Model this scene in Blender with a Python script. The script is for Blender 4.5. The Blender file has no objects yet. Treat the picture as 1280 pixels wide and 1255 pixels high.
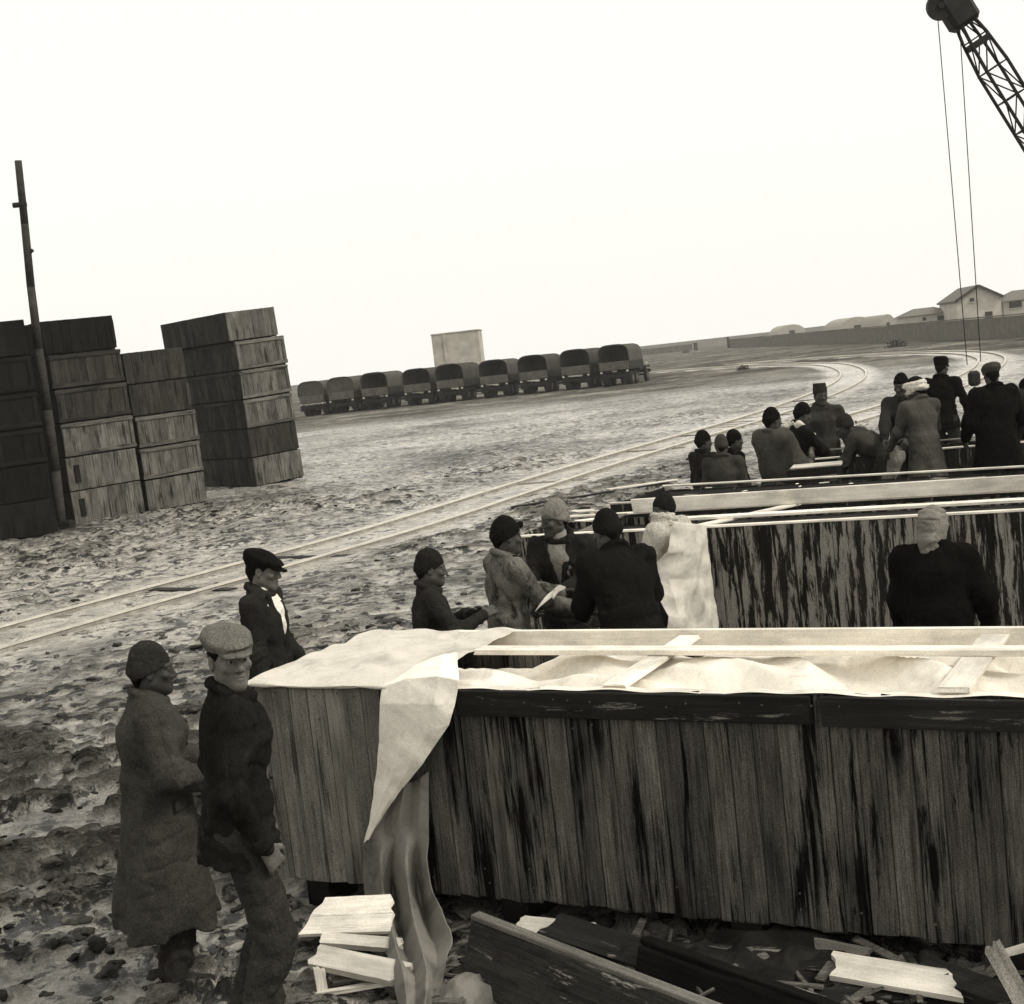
import bpy, bmesh, math, random
import numpy as np
from mathutils import Vector, Matrix, Euler

random.seed(7)
RNG = np.random.default_rng(11)
scene = bpy.context.scene
COL = scene.collection
PI = math.pi
R_ = math.radians

# ------------------------------------------------------------------ camera
CAM_H, FPX, IW, IH = 2.75, 1714.0, 1280.0, 1255.0
PITCH, ROLL = R_(5.88), R_(6.4)
_f = np.array([0, math.cos(PITCH), -math.sin(PITCH)])
_r0 = np.array([1.0, 0, 0]); _u0 = np.cross(_r0, _f)
_R = math.cos(ROLL) * _r0 - math.sin(ROLL) * _u0
_U = math.sin(ROLL) * _r0 + math.cos(ROLL) * _u0
cam_d = bpy.data.cameras.new('camera')
cam_d.sensor_fit = 'HORIZONTAL'; cam_d.sensor_width = 36.0
cam_d.lens = 36.0 * FPX / IW
cam_d.clip_start = 0.1; cam_d.clip_end = 6000
cam = bpy.data.objects.new('camera', cam_d); COL.objects.link(cam)
cam.matrix_world = Matrix(((_R[0], _U[0], -_f[0], 0), (_R[1], _U[1], -_f[1], 0), (_R[2], _U[2], -_f[2], CAM_H), (0, 0, 0, 1)))
scene.camera = cam

# ------------------------------------------------------------------ sky, sun, exposure
SUN_DIR = Vector((0.80, -0.33, 0.80)).normalized()      # towards the sun
sun_el = math.asin(SUN_DIR.z)
world = bpy.data.worlds.new('World'); scene.world = world; world.use_nodes = True
wt = world.node_tree; wt.nodes.clear()
sky = wt.nodes.new('ShaderNodeTexSky'); sky.sky_type = 'NISHITA'; sky.sun_disc = False
sky.sun_elevation = sun_el; sky.sun_rotation = math.atan2(SUN_DIR.x, SUN_DIR.y)
sky.dust_density = 6.0; sky.air_density = 1.0; sky.ozone_density = 1.0
bw = wt.nodes.new('ShaderNodeRGBToBW')
flat = wt.nodes.new('ShaderNodeMix'); flat.data_type = 'FLOAT'; flat.inputs[0].default_value = 0.86   # even cloud cover
flat.inputs[3].default_value = 8.6
tint = wt.nodes.new('ShaderNodeMix'); tint.data_type = 'RGBA'; tint.blend_type = 'MULTIPLY'; tint.inputs[0].default_value = 1.0
tint.inputs[7].default_value = (1.0, 0.983, 0.925, 1)
bg = wt.nodes.new('ShaderNodeBackground'); bg.inputs[1].default_value = 0.10
wo = wt.nodes.new('ShaderNodeOutputWorld')
wt.links.new(sky.outputs[0], bw.inputs[0]); wt.links.new(bw.outputs[0], flat.inputs[2])
wt.links.new(flat.outputs[0], tint.inputs[6]); wt.links.new(tint.outputs[2], bg.inputs[0]); wt.links.new(bg.outputs[0], wo.inputs[0])
sun_d = bpy.data.lights.new('sun', 'SUN'); sun_d.energy = 1.5; sun_d.angle = R_(14); sun_d.color = (1.0, 0.97, 0.90)
sun = bpy.data.objects.new('sun', sun_d); COL.objects.link(sun)
sun.rotation_euler = SUN_DIR.to_track_quat('Z', 'Y').to_euler()
scene.view_settings.view_transform = 'Standard'; scene.view_settings.look = 'None'
scene.view_settings.exposure = 0.48; scene.view_settings.gamma = 1.0
scene.view_settings.use_curve_mapping = False
scene.render.engine = 'CYCLES'
scene.cycles.volume_bounces = 2

# survey helpers: a sight line of the camera met with the ground, a height or a depth
def ray(x, y):
    return _f + _R * (x - IW / 2) / FPX - _U * (y - IH / 2) / FPX
def gz(x, y, z=0.0):
    d = ray(x, y); t = (z - CAM_H) / d[2]
    return Vector((d[0] * t, d[1] * t, z))
def at(x, y, Y):
    d = ray(x, y); t = Y / d[1]
    return Vector((d[0] * t, Y, CAM_H + d[2] * t))

# ------------------------------------------------------------------ noise
_T = RNG.random((32, 32, 32)).astype(np.float32)
def vnoise(p):
    p = np.asarray(p, dtype=np.float32)
    i = np.floor(p).astype(np.int32); f = p - i; f = f * f * (3 - 2 * f)
    i0 = i & 31; i1 = (i0 + 1) & 31
    x0, y0, z0 = i0[..., 0], i0[..., 1], i0[..., 2]; x1, y1, z1 = i1[..., 0], i1[..., 1], i1[..., 2]
    fx, fy, fz = f[..., 0], f[..., 1], f[..., 2]
    a = _T[x0, y0, z0] * (1 - fx) + _T[x1, y0, z0] * fx
    b = _T[x0, y1, z0] * (1 - fx) + _T[x1, y1, z0] * fx
    c = _T[x0, y0, z1] * (1 - fx) + _T[x1, y0, z1] * fx
    d = _T[x0, y1, z1] * (1 - fx) + _T[x1, y1, z1] * fx
    a = a * (1 - fy) + b * fy; c = c * (1 - fy) + d * fy
    return a * (1 - fz) + c * fz
def fbm(p, n=3, g=0.5):
    s = 0; a = 1.0; t = 0
    p = np.asarray(p, dtype=np.float32)
    for k in range(n):
        s = s + a * vnoise(p * (2.03 ** k) + 7.31 * k); t += a; a *= g
    return s / t
def xy3(x, y, s, z=0.0):
    return np.stack([x * s, y * s, np.full_like(x, z)], -1)

# ------------------------------------------------------------------ objects
def tag(o, label=None, cat=None, group=None, kind=None):
    if label: o['label'] = label
    if cat: o['category'] = cat
    if group: o['group'] = group
    if kind: o['kind'] = kind
    return o
def empty(name, loc=(0, 0, 0), rz=0.0, label=None, cat=None, group=None, parent=None):
    o = bpy.data.objects.new(name, None); COL.objects.link(o)
    o.location = loc; o.rotation_euler = (0, 0, rz); o.empty_display_size = 0.2
    if parent: o.parent = parent
    return tag(o, label, cat, group)
def link(name, me, mat=None, parent=None, mw=None):
    o = bpy.data.objects.new(name, me); COL.objects.link(o)
    if parent: o.parent = parent
    if mw is not None: o.matrix_local = mw
    if mat and not me.materials: me.materials.append(mat)
    return o
def mesh_np(name, V, Fq, smooth=True):
    me = bpy.data.meshes.new(name)
    V = np.asarray(V, dtype=np.float32)
    if isinstance(Fq, np.ndarray):
        n, k = Fq.shape
        me.vertices.add(len(V)); me.vertices.foreach_set('co', V.ravel())
        me.loops.add(n * k); me.loops.foreach_set('vertex_index', Fq.astype(np.int32).ravel())
        me.polygons.add(n); me.polygons.foreach_set('loop_start', np.arange(0, n * k, k, dtype=np.int32))
        me.polygons.foreach_set('loop_total', np.full(n, k, dtype=np.int32))
        me.update(calc_edges=True)
    else:
        me.from_pydata([tuple(v) for v in V], [], Fq)
    if smooth: me.polygons.foreach_set('use_smooth', np.ones(len(me.polygons), dtype=bool))
    me.validate(); me.update()
    return me
def bm_mesh(bm, name, smooth=False):
    me = bpy.data.meshes.new(name); bmesh.ops.recalc_face_normals(bm, faces=bm.faces[:]); bm.to_mesh(me); bm.free()
    if smooth:
        for p in me.polygons: p.use_smooth = True
    return me
def add_box(bm, c, s, M=None, bev=0.0):
    r = bmesh.ops.create_cube(bm, size=1.0)['verts']
    for v in r: v.co = Vector((v.co.x * s[0] + c[0], v.co.y * s[1] + c[1], v.co.z * s[2] + c[2]))
    if bev:
        es = list({e for v in r for e in v.link_edges})
        rr = bmesh.ops.bevel(bm, geom=es, offset=bev, segments=1, affect='EDGES')
        r = [v for v in rr['verts']]
    if M is not None:
        for v in r: v.co = M @ v.co
    return r
def add_tube(bm, p0, p1, r0, r1=None, n=8, cap=True):
    r1 = r0 if r1 is None else r1
    p0 = Vector(p0); p1 = Vector(p1); d = (p1 - p0); L = d.length
    if L < 1e-6: return
    q = d.to_track_quat('Z', 'Y').to_matrix().to_4x4()
    M = Matrix.Translation((p0 + p1) / 2) @ q
    bmesh.ops.create_cone(bm, cap_ends=cap, segments=n, radius1=r0, radius2=r1, depth=L, matrix=M)
def tube_path(bm, pts, r, n=8):
    for a, b in zip(pts[:-1], pts[1:]): add_tube(bm, a, b, r, r, n)

# ------------------------------------------------------------------ materials (a sepia print: warm greys)
def tone(g):
    return (g * 1.06, g * 0.985, g * 0.85, 1.0)
class NT:
    def __init__(s, name):
        s.m = bpy.data.materials.new(name); s.m.use_nodes = True; s.t = s.m.node_tree; s.t.nodes.clear()
        s.o = s.t.nodes.new('ShaderNodeOutputMaterial'); s.b = s.t.nodes.new('ShaderNodeBsdfPrincipled')
        s.t.links.new(s.b.outputs[0], s.o.inputs[0])
    def n(s, k, **kw):
        nd = s.t.nodes.new('ShaderNode' + k)
        for a, b in kw.items(): setattr(nd, a, b)
        return nd
    def l(s, a, b): s.t.links.new(a, b)
    def coord(s, scale=(1, 1, 1), rnd=True, kind='Object'):
        tc = s.n('TexCoord'); mp = s.n('Mapping'); mp.inputs['Scale'].default_value = scale
        s.l(tc.outputs[kind], mp.inputs['Vector'])
        if rnd:
            oi = s.n('ObjectInfo'); ml = s.n('Math', operation='MULTIPLY'); ml.inputs[1].default_value = 37.0
            s.l(oi.outputs['Random'], ml.inputs[0])
            cb = s.n('CombineXYZ'); s.l(ml.outputs[0], cb.inputs[0]); s.l(ml.outputs[0], cb.inputs[1]); s.l(ml.outputs[0], cb.inputs[2])
            s.l(cb.outputs[0], mp.inputs['Location'])
        return mp.outputs[0]
    def noise(s, vec, scale, detail=4, rough=0.55, dist=0.0):
        nd = s.n('TexNoise'); nd.inputs['Scale'].default_value = scale; nd.inputs['Detail'].default_value = detail
        nd.inputs['Roughness'].default_value = rough; nd.inputs['Distortion'].default_value = dist
        s.l(vec, nd.inputs['Vector']); return nd.outputs[0]
    def ramp(s, x, stops, mul=False):
        r = s.n('ValToRGB'); e = r.color_ramp.elements
        while len(e) < len(stops): e.new(0.5)
        for k, (p, g) in enumerate(stops):
            e[k].position = p; e[k].color = (g, g, g, 1.0) if mul else tone(g)
        s.l(x, r.inputs[0]); return r.outputs[0]
    def fmap(s, x, a, b, c=0.0, d=1.0):
        r = s.n('MapRange'); r.inputs[1].default_value = a; r.inputs[2].default_value = b
        r.inputs[3].default_value = c; r.inputs[4].default_value = d; s.l(x, r.inputs[0]); return r.outputs[0]
    def mix(s, f, a, b, mode='MIX'):
        m = s.n('Mix', data_type='RGBA', blend_type=mode)
        for v, i in ((f, 0), (a, 6), (b, 7)):
            if hasattr(v, 'is_output'): s.l(v, m.inputs[i])
            elif i == 0: m.inputs[0].default_value = v
            else: m.inputs[i].default_value = v if isinstance(v, tuple) else tone(v)
        return m.outputs[2]
    def math(s, op, a, b=None):
        m = s.n('Math', operation=op)
        for v, i in ((a, 0), (b, 1)):
            if v is None: continue
            if hasattr(v, 'is_output'): s.l(v, m.inputs[i])
            else: m.inputs[i].default_value = v
        return m.outputs[0]
    def bump(s, h, strength=0.3, dist=0.01):
        b = s.n('Bump'); b.inputs['Strength'].default_value = strength; b.inputs['Distance'].default_value = dist
        s.l(h, b.inputs['Height']); s.l(b.outputs[0], s.b.inputs['Normal'])
    def col(s, c, grit=0.5, gs=170.0):
        if grit:   # gritty dirt on everything
            g = s.noise(s.coord(), gs, 2, 0.8); c = s.mix(1.0, c, s.ramp(g, [(0.32, 1 - grit), (0.5, 1.0), (0.68, 1 + grit * 0.7)], True), 'MULTIPLY')
        s.l(c, s.b.inputs['Base Color'])
    def rough(s, r):
        if hasattr(r, 'is_output'): s.l(r, s.b.inputs['Roughness'])
        else: s.b.inputs['Roughness'].default_value = r
    def spec(s, v): s.b.inputs['Specular IOR Level'].default_value = v

def wood(name, lo, hi, stain=0.0, stain_g=0.012, peel=0.0, peel_g=0.35, rough=0.85, spec=0.05, sx=1.0, fine=30, rv=0.3, broad=0.0):
    """boards have their grain along local X"""
    t = NT(name)
    g1 = t.noise(t.coord((1.6, 42, 42)), 1.0 * sx, 5, 0.62, 0.4)
    g2 = t.noise(t.coord((6.0, 170, 170)), 1.0 * sx, 3, 0.6)
    oi = t.n('ObjectInfo')
    base = t.ramp(t.math('ADD', t.math('MULTIPLY', g1, 0.65), t.math('MULTIPLY', g2, 0.35)), [(0.30, lo), (0.52, (lo + hi) / 2), (0.72, hi)])
    base = t.mix(1.0, base, t.ramp(oi.outputs['Random'], [(0.0, 1 - rv), (0.5, 0.97), (1.0, 1 + rv * 0.7)], True), 'MULTIPLY')
    blot = t.noise(t.coord((2.2, 4.5, 4.5)), 1.3, 5, 0.6)
    base = t.mix(1.0, base, t.ramp(blot, [(0.3, 0.62), (0.55, 1.0), (0.75, 1.22)], True), 'MULTIPLY')
    if peel:
        pn = t.noise(t.coord((1.7, 15, 15)), 1.0, 8, 0.75, 0.35)
        pm = t.fmap(pn, 0.60 - 0.22 * peel, 0.645 - 0.22 * peel)
        base = t.mix(pm, base, t.ramp(g2, [(0.3, peel_g * 0.72), (0.7, peel_g * 1.1)]))
    if stain:
        sn = t.noise(t.coord((0.9, fine, fine)), 1.0, 7, 0.68, 0.3); sn2 = t.noise(t.coord((1.3, 2.2, 2.2)), 1.0, 4, 0.6)
        sn = t.math('ADD', t.math('MULTIPLY', sn, 0.62), t.math('MULTIPLY', sn2, 0.38))
        sm = t.fmap(sn, 0.62 - 0.22 * stain, 0.70 - 0.20 * stain)
        base = t.mix(sm, base, stain_g)
        if broad:
            bn = t.noise(t.coord((0.8, 9, 9)), 1.0, 8, 0.72, 0.4)
            base = t.mix(t.fmap(bn, 0.66 - 0.24 * broad, 0.71 - 0.22 * broad), base, stain_g)
    t.col(base, 0.18 if lo > 0.4 else 0.5); t.rough(rough); t.spec(spec)
    t.bump(t.math('ADD', g1, t.math('MULTIPLY', g2, 0.5)), 0.45, 0.006)
    return t.m
def cloth(name, g, var=0.45, fuzz=0.5, scale=1.0, patch=0.0, patch_g=0.1):
    t = NT(name)
    a = t.noise(t.coord(), 5.0 * scale, 5, 0.6); b = t.noise(t.coord(), 70.0 * scale, 3, 0.7)
    base = t.ramp(t.math('ADD', t.math('MULTIPLY', a, 0.6), t.math('MULTIPLY', b, 0.4)), [(0.32, g * (1 - var)), (0.5, g), (0.7, g * (1 + var))])
    if patch:
        pn = t.noise(t.coord((1, 1, 0.7)), 9.0 * scale, 6, 0.7, 0.5)
        base = t.mix(t.fmap(pn, 0.62 - 0.2 * patch, 0.72 - 0.2 * patch), base, patch_g)
    t.col(base); t.rough(1.0); t.spec(0.03)
    w = t.noise(t.coord((1, 1, 0.45)), 13.0 * scale, 5, 0.62, 1.2)
    t.bump(t.math('ADD', t.math('MULTIPLY', w, 1.6), t.math('MULTIPLY', b, 0.5)), fuzz * 1.3, 0.022)
    return t.m
def plain(name, g, rough=0.7, spec=0.3, var=0.2, scale=8.0, metal=0.0, bump=0.15):
    t = NT(name)
    a = t.noise(t.coord(), scale, 6, 0.62)
    t.col(t.ramp(a, [(0.3, g * (1 - var)), (0.55, g), (0.75, g * (1 + var))])); t.rough(rough); t.spec(spec * 0.3)
    t.b.inputs['Metallic'].default_value = metal
    t.bump(a, bump, 0.01)
    return t.m
def paper(name, g, dirt=0.25, trans=0.0):
    t = NT(name)
    a = t.noise(t.coord(), 3.5, 6, 0.62, 0.6); b = t.noise(t.coord(), 17.0, 5, 0.65, 1.0)
    c = t.mix(1.0, t.ramp(a, [(0.30, g * (1 - dirt)), (0.5, g), (0.75, g * 1.04)]), t.ramp(b, [(0.30, 0.86), (0.48, 1.0), (0.8, 1.0)], True), 'MULTIPLY')
    d = t.noise(t.coord(), 46.0, 3, 0.5)
    c = t.mix(t.fmap(d, 0.74, 0.80), c, g * 0.30)
    t.col(c, 0.16); t.rough(0.7); t.spec(0.15); t.bump(t.math('ADD', b, a), 0.25, 0.02)
    return t.m
def skin(name, g):
    t = NT(name)
    a = t.noise(t.coord(), 26.0, 4, 0.6)
    t.col(t.ramp(a, [(0.3, g * 0.75), (0.55, g), (0.75, g * 1.2)])); t.rough(0.6); t.spec(0.22); t.bump(t.noise(t.coord(), 160, 3), 0.12, 0.003)
    return t.m

M = {}
M['w_front'] = wood('dark stained boards', 0.012, 0.19, stain=0.54, stain_g=0.003, fine=44, rv=0.38, broad=0.48)
M['w_bare'] = wood('weathered bare boards', 0.11, 0.30, stain=0.32, stain_g=0.04)
M['w_peel'] = wood('peeling boards', 0.008, 0.026, stain=0.1, stain_g=0.010, peel=0.50, peel_g=0.25)
M['w_new'] = wood('fresh sawn wood', 0.62, 0.84, rough=0.65)
M['w_pale'] = wood('pale broken wood', 0.55, 0.85, stain=0.12, stain_g=0.15)
M['w_dark'] = wood('dark wet wood', 0.006, 0.03, stain=0.3, peel=0.05, peel_g=0.2, rough=0.65, spec=0.12)
M['w_panel'] = wood('dirty panel', 0.010, 0.055, stain=0.4, stain_g=0.004, peel=0.12, peel_g=0.30, rough=0.7, fine=20)
M['w_black'] = wood('black and shaded boards', 0.006, 0.018, stain=0.3, stain_g=0.003)  # black wood that also carries the shade of stack faces and gaps
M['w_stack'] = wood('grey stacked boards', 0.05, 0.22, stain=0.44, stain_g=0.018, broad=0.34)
M['w_stackd'] = wood('brown and shaded stacked boards', 0.020, 0.07, stain=0.42, stain_g=0.01, broad=0.3)
M['w_splint'] = wood('splintered wood', 0.02, 0.22, stain=0.4, stain_g=0.01)
M['w_pole'] = wood('pole wood', 0.02, 0.07, stain=0.2)
M['paper'] = paper('waterproof paper', 0.80, 0.16)
M['paper_lid'] = paper('weathered lid paper', 0.56, 0.35)
M['paper_in'] = paper('crumpled lining paper', 0.72, 0.30)
M['tarp'] = paper('dusty tarpaulin', 0.60, 0.35)
M['tarp_low'] = paper('soiled and shaded tarpaulin', 0.20, 0.6)  # dirt plus the shade below the crate face, put into the colour
M['tar'] = plain('tar paper', 0.018, 0.9, 0.15, 0.6, 6.0, bump=0.5)
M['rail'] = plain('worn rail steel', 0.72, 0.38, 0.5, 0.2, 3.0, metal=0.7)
M['railside'] = plain('pale rail side', 0.30, 0.8, 0.3, 0.4, 5.0)  # one pale tone for the rail sides
M['iron'] = plain('dark iron', 0.025, 0.55, 0.4, 0.4, 6.0, metal=0.4)
M['canvas'] = cloth('truck canvas', 0.075, 0.35, 0.4, 0.6)
M['canvas_d'] = cloth('dark truck canvas', 0.055, 0.35, 0.4, 0.6)
M['truck'] = plain('truck paint', 0.025, 0.7, 0.3, 0.35, 2.0)
M['truckl'] = plain('dusty tailgate paint', 0.11, 0.8, 0.3, 0.4, 3.0)
M['tyre'] = plain('tyre rubber', 0.02, 0.8, 0.3, 0.3, 6.0)
M['rim'] = plain('wheel rim', 0.10, 0.6, 0.3, 0.3, 6.0)
M['lamp'] = plain('lamp glass', 0.6, 0.2, 0.5, 0.1)
M['plaster'] = plain('pale plaster', 0.46, 0.9, 0.15, 0.22, 0.9)
M['concrete'] = plain('stained concrete', 0.40, 0.9, 0.15, 0.30, 0.8)
M['wall'] = plain('rendered wall', 0.15, 0.95, 0.1, 0.25, 1.2)
M['roof'] = plain('tile roof', 0.16, 0.9, 0.1, 0.3, 4.0)
M['roofd'] = plain('dark roof edge', 0.05, 0.9, 0.1, 0.3, 4.0)
M['hut'] = plain('pale sheet roof', 0.34, 0.9, 0.1, 0.2, 4.0)
M['hole'] = plain('dark window glass', 0.03, 0.25, 0.5, 0.2)
M['bush'] = plain('scrub', 0.06, 0.95, 0.1, 0.5, 6.0)
M['eye'] = plain('eye white', 0.16, 0.25, 0.5, 0.05)
M['iris'] = plain('iris', 0.012, 0.2, 0.5, 0.1)
M['hair'] = cloth('dark hair', 0.010, 0.3, 0.6, 3.0)

# ------------------------------------------------------------------ boards
_BM = {}
def board_mesh(L, w, t, mat, bev=0.004, var=0):
    k = (round(L, 3), round(w, 3), round(t, 4), mat.name, var)
    if k not in _BM:
        bm = bmesh.new(); vs = add_box(bm, (0, 0, 0), (L, w, t), bev=min(bev, t * 0.3, w * 0.3))
        rr = random.Random(hash(k) & 0xffff)
        for v in bm.verts:
            v.co.x += rr.uniform(-1, 1) * 0.004 + (rr.uniform(-0.01, 0.01) if abs(v.co.x) > L * 0.45 else 0)
            v.co.y += rr.uniform(-0.0015, 0.0015)
        me = bm_mesh(bm, 'board'); me.materials.append(mat); _BM[k] = me
    return _BM[k]
def frame_mat(o, x, y):
    """matrix with local X along x, Z = x cross y"""
    x = Vector(x).normalized(); z = x.cross(Vector(y)).normalized(); y = z.cross(x)
    return Matrix(((x[0], y[0], z[0], o[0]), (x[1], y[1], z[1], o[1]), (x[2], y[2], z[2], o[2]), (0, 0, 0, 1)))
def board(name, parent, c, xdir, ydir, L, w, t, mat, var=0, jit=0.0):
    mw = frame_mat(c, xdir, ydir)
    if jit:
        mw = mw @ Euler((random.uniform(-jit, jit), random.uniform(-jit, jit) * 0.3, random.uniform(-jit, jit) * 0.4)).to_matrix().to_4x4()
    return link(name, board_mesh(L, w, t, mat, var=var), None, parent, mw)

# ================================================================== GROUND
TRACK1 = [Vector(p) for p in ((-13.4, 4.0, 0), (-9.9, 10.6, 0), (-6.35, 17.2, 0), (-4.0, 21.0, 0), (-2.0, 24.4, 0), (0.03, 28.7, 0), (2.0, 32.8, 0), (4.6, 37.8, 0), (8.1, 44.3, 0),
          (11.4, 51.5, 0), (15.0, 60.5, 0), (18.0, 70, 0), (20.8, 82, 0), (22.8, 95, 0), (22.9, 106, 0), (21.3, 118, 0), (17.5, 131, 0), (9, 150, 0), (-4, 170, 0))]
TRACK2 = [Vector(p) for p in ((9.0, 37.6, 0), (12.6, 43.2, 0), (16.6, 50.5, 0), (20.0, 57.5, 0), (23.3, 65.2, 0), (26.6, 74.5, 0), (29.2, 85, 0), (30.4, 96, 0), (29.8, 106, 0), (27.2, 117, 0), (22, 130, 0))]
RUT = [Vector(p) for p in ((-14.5, 12, 0), (-10.2, 18.3, 0), (-7.2, 22.5, 0), (-4.9, 26.5, 0), (-2.6, 31.5, 0), (-0.5, 37, 0), (1.5, 45, 0), (2.5, 60, 0), (3.0, 80, 0))]
def smooth_path(P, step):
    out = []
    n = len(P)
    for i in range(n - 1):
        p0 = P[max(i - 1, 0)]; p1 = P[i]; p2 = P[i + 1]; p3 = P[min(i + 2, n - 1)]
        k = max(2, int((p2 - p1).length / step))
        for j in range(k):
            t = j / k
            out.append(0.5 * ((2 * p1) + (p2 - p0) * t + (2 * p0 - 5 * p1 + 4 * p2 - p3) * t * t + (3 * p1 - p0 - 3 * p2 + p3) * t ** 3))
    out.append(P[-1]); return out
def path_dist(x, y, path):
    d = np.full(x.shape, 1e9, dtype=np.float32)
    for a, b in zip(path[:-1], path[1:]):
        ex, ey = b.x - a.x, b.y - a.y; L = ex * ex + ey * ey + 1e-9
        t = np.clip(((x - a.x) * ex + (y - a.y) * ey) / L, 0, 1)
        d = np.minimum(d, np.hypot(x - a.x - t * ex, y - a.y - t * ey))
    return d
def ss(a, b, x):
    t = np.clip((x - a) / (b - a), 0, 1); return t * t * (3 - 2 * t)
def ground_h(x, y):
    r = np.hypot(x, y)
    bd = np.minimum(path_dist(x, y, TRACK1), path_dist(x, y, TRACK2))
    onbed = 1 - ss(0.85, 1.8, bd)
    rough = 0.35 + 0.65 * ss(0.35, 0.62, fbm(xy3(x, y, 0.22, 3.3), 3))
    rough = rough * (1 - 0.55 * onbed)
    wx = x + 0.35 * fbm(xy3(x, y, 1.6, 1.0), 2); wy = y + 0.35 * fbm(xy3(x, y, 1.6, 9.0), 2)
    b1 = 1 - np.abs(2 * fbm(xy3(wx, wy, 1.7, 0.5), 2) - 1) * 1.6
    b2 = fbm(xy3(wx, wy, 4.6, 2.5), 3); b3 = fbm(xy3(wx, wy, 13.0, 4.5), 2)
    f2 = np.clip(1.1 - r / 90, 0, 1); f3 = np.clip(1 - r / 30, 0, 1)
    cl = ss(0.47, 0.58, b2 + 0.25 * (b3 - 0.5) + 0.35 * (fbm(xy3(x, y, 0.45, 8.0), 2) - 0.5))
    lump = cl * (0.060 + 0.16 * np.maximum(b2 - 0.45, 0)) * f2
    h = rough * (0.06 * (b1 - 0.5) + lump + 0.115 * (b3 - 0.5) * f3) + 0.10 * (fbm(xy3(x, y, 0.16, 6.0), 2) - 0.5) * np.clip(r / 10, 0, 1)
    h = h * (1 - 0.9 * ss(130, 600, r)) * (1 - 0.6 * onbed)
    rut = path_dist(x, y, RUT)
    h = h - 0.055 * np.exp(-(np.abs(rut - 0.75) / 0.13) ** 2) + 0.04 * np.exp(-(np.abs(rut - 0.98) / 0.10) ** 2) * b2
    global CLOD
    CLOD = cl * f2 * (1 - 0.5 * onbed) * np.clip(rough + 0.25, 0, 1)
    return h - 0.02, onbed, rough
def build_ground():
    th = np.concatenate([np.radians(np.arange(-180, -36, 6.0)), np.radians(np.arange(-36, 36, 0.15)), np.radians(np.arange(36, 180, 6.0))])
    rs = [0.3, 1.5, 3.0]; r = 4.2
    while r < 4500:
        rs.append(r); r += max(0.02, r * r / 5000 if r < 60 else (r * r / 3000 if r < 200 else r * 0.09))
    rs = np.array(rs)
    A, Rr = np.meshgrid(th, rs); x = (np.sin(A) * Rr).astype(np.float32); y = (np.cos(A) * Rr).astype(np.float32)
    h, onbed, rough = ground_h(x, y); churn = CLOD
    nr, na = x.shape
    V = np.stack([x, y, h], -1).reshape(-1, 3)
    i, j = np.meshgrid(np.arange(nr - 1), np.arange(na), indexing='ij'); j2 = (j + 1) % na
    Fq = np.stack([i * na + j, i * na + j2, (i + 1) * na + j2, (i + 1) * na + j], -1).reshape(-1, 4)[:, ::-1]
    V = np.vstack([V, [[0, 0, -0.02]]])
    me = mesh_np('ground', V, Fq)
    c = len(V) - 1
    at_ = me.attributes.new('bed', 'FLOAT', 'POINT'); at_.data.foreach_set('value', np.append(onbed.ravel(), 0).astype(np.float32))
    ar = me.attributes.new('clods', 'FLOAT', 'POINT'); ar.data.foreach_set('value', np.append(rough.ravel(), 0).astype(np.float32))
    r_ = np.hypot(x, y); fl = ss(58, 100, r_ + 26 * (fbm(xy3(x, y, 0.11, 2.0), 3) - 0.5)) * (1 - onbed)
    dm = (1 - ss(7.0, 14.0, r_ + 5 * (fbm(xy3(x, y, 0.35, 4.0), 3) - 0.5) + 0.6 * x))  # near-left darkening: wet mud plus lens vignette put into the colour
    for nm_, a_ in (('field', fl), ('damp_vignette', dm), ('churn', churn)):
        q_ = me.attributes.new(nm_, 'FLOAT', 'POINT'); q_.data.foreach_set('value', np.append(a_.ravel(), 0).astype(np.float32))
    t = NT('trodden mud')
    tc = t.n('TexCoord').outputs['Object']
    big = t.noise(tc, 0.13, 4, 0.6, 0.3); mid = t.noise(tc, 0.9, 5, 0.62, 0.8); sm = t.noise(tc, 5.5, 5, 0.62, 0.4); fine = t.noise(tc, 26.0, 4, 0.65)
    bed = t.n('Attribute', attribute_name='bed').outputs['Fac']
    v = t.math('ADD', t.math('MULTIPLY', big, 0.42), t.math('ADD', t.math('MULTIPLY', mid, 0.33), t.math('MULTIPLY', sm, 0.25)))
    v = t.math('ADD', v, t.math('MULTIPLY', bed, 0.05))
    base = t.ramp(v, [(0.36, 0.05), (0.42, 0.18), (0.47, 0.40), (0.54, 0.62), (0.70, 0.70)])
    base = t.mix(1.0, base, t.ramp(fine, [(0.3, 0.6), (0.5, 1.0), (0.7, 1.2)], True), 'MULTIPLY')
    speck = t.noise(tc, 4.6, 7, 0.72, 0.5)
    speck = t.math('SUBTRACT', t.math('ADD', speck, t.math('MULTIPLY', mid, 0.45)), t.math('MULTIPLY', bed, 0.05))
    base = t.mix(t.fmap(speck, 0.735, 0.785), base, t.ramp(fine, [(0.3, 0.006), (0.7, 0.04)]))
    base = t.mix(t.math('MULTIPLY', t.fmap(t.noise(tc, 1.5, 6, 0.68, 0.6), 0.50, 0.57), 0.35), base, t.ramp(fine, [(0.3, 0.02), (0.7, 0.09)]))
    chn = t.n('Attribute', attribute_name='churn').outputs['Fac']
    base = t.mix(t.math('MULTIPLY', chn, 0.85), base, t.ramp(fine, [(0.3, 0.008), (0.55, 0.028), (0.75, 0.09)]))
    fld = t.n('Attribute', attribute_name='field').outputs['Fac']
    grass = t.ramp(t.math('ADD', t.math('MULTIPLY', mid, 0.5), t.math('MULTIPLY', big, 0.5)), [(0.36, 0.04), (0.47, 0.085), (0.55, 0.16), (0.64, 0.34)])
    base = t.mix(fld, base, grass)
    dmp_vig = t.n('Attribute', attribute_name='damp_vignette').outputs['Fac']
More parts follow.
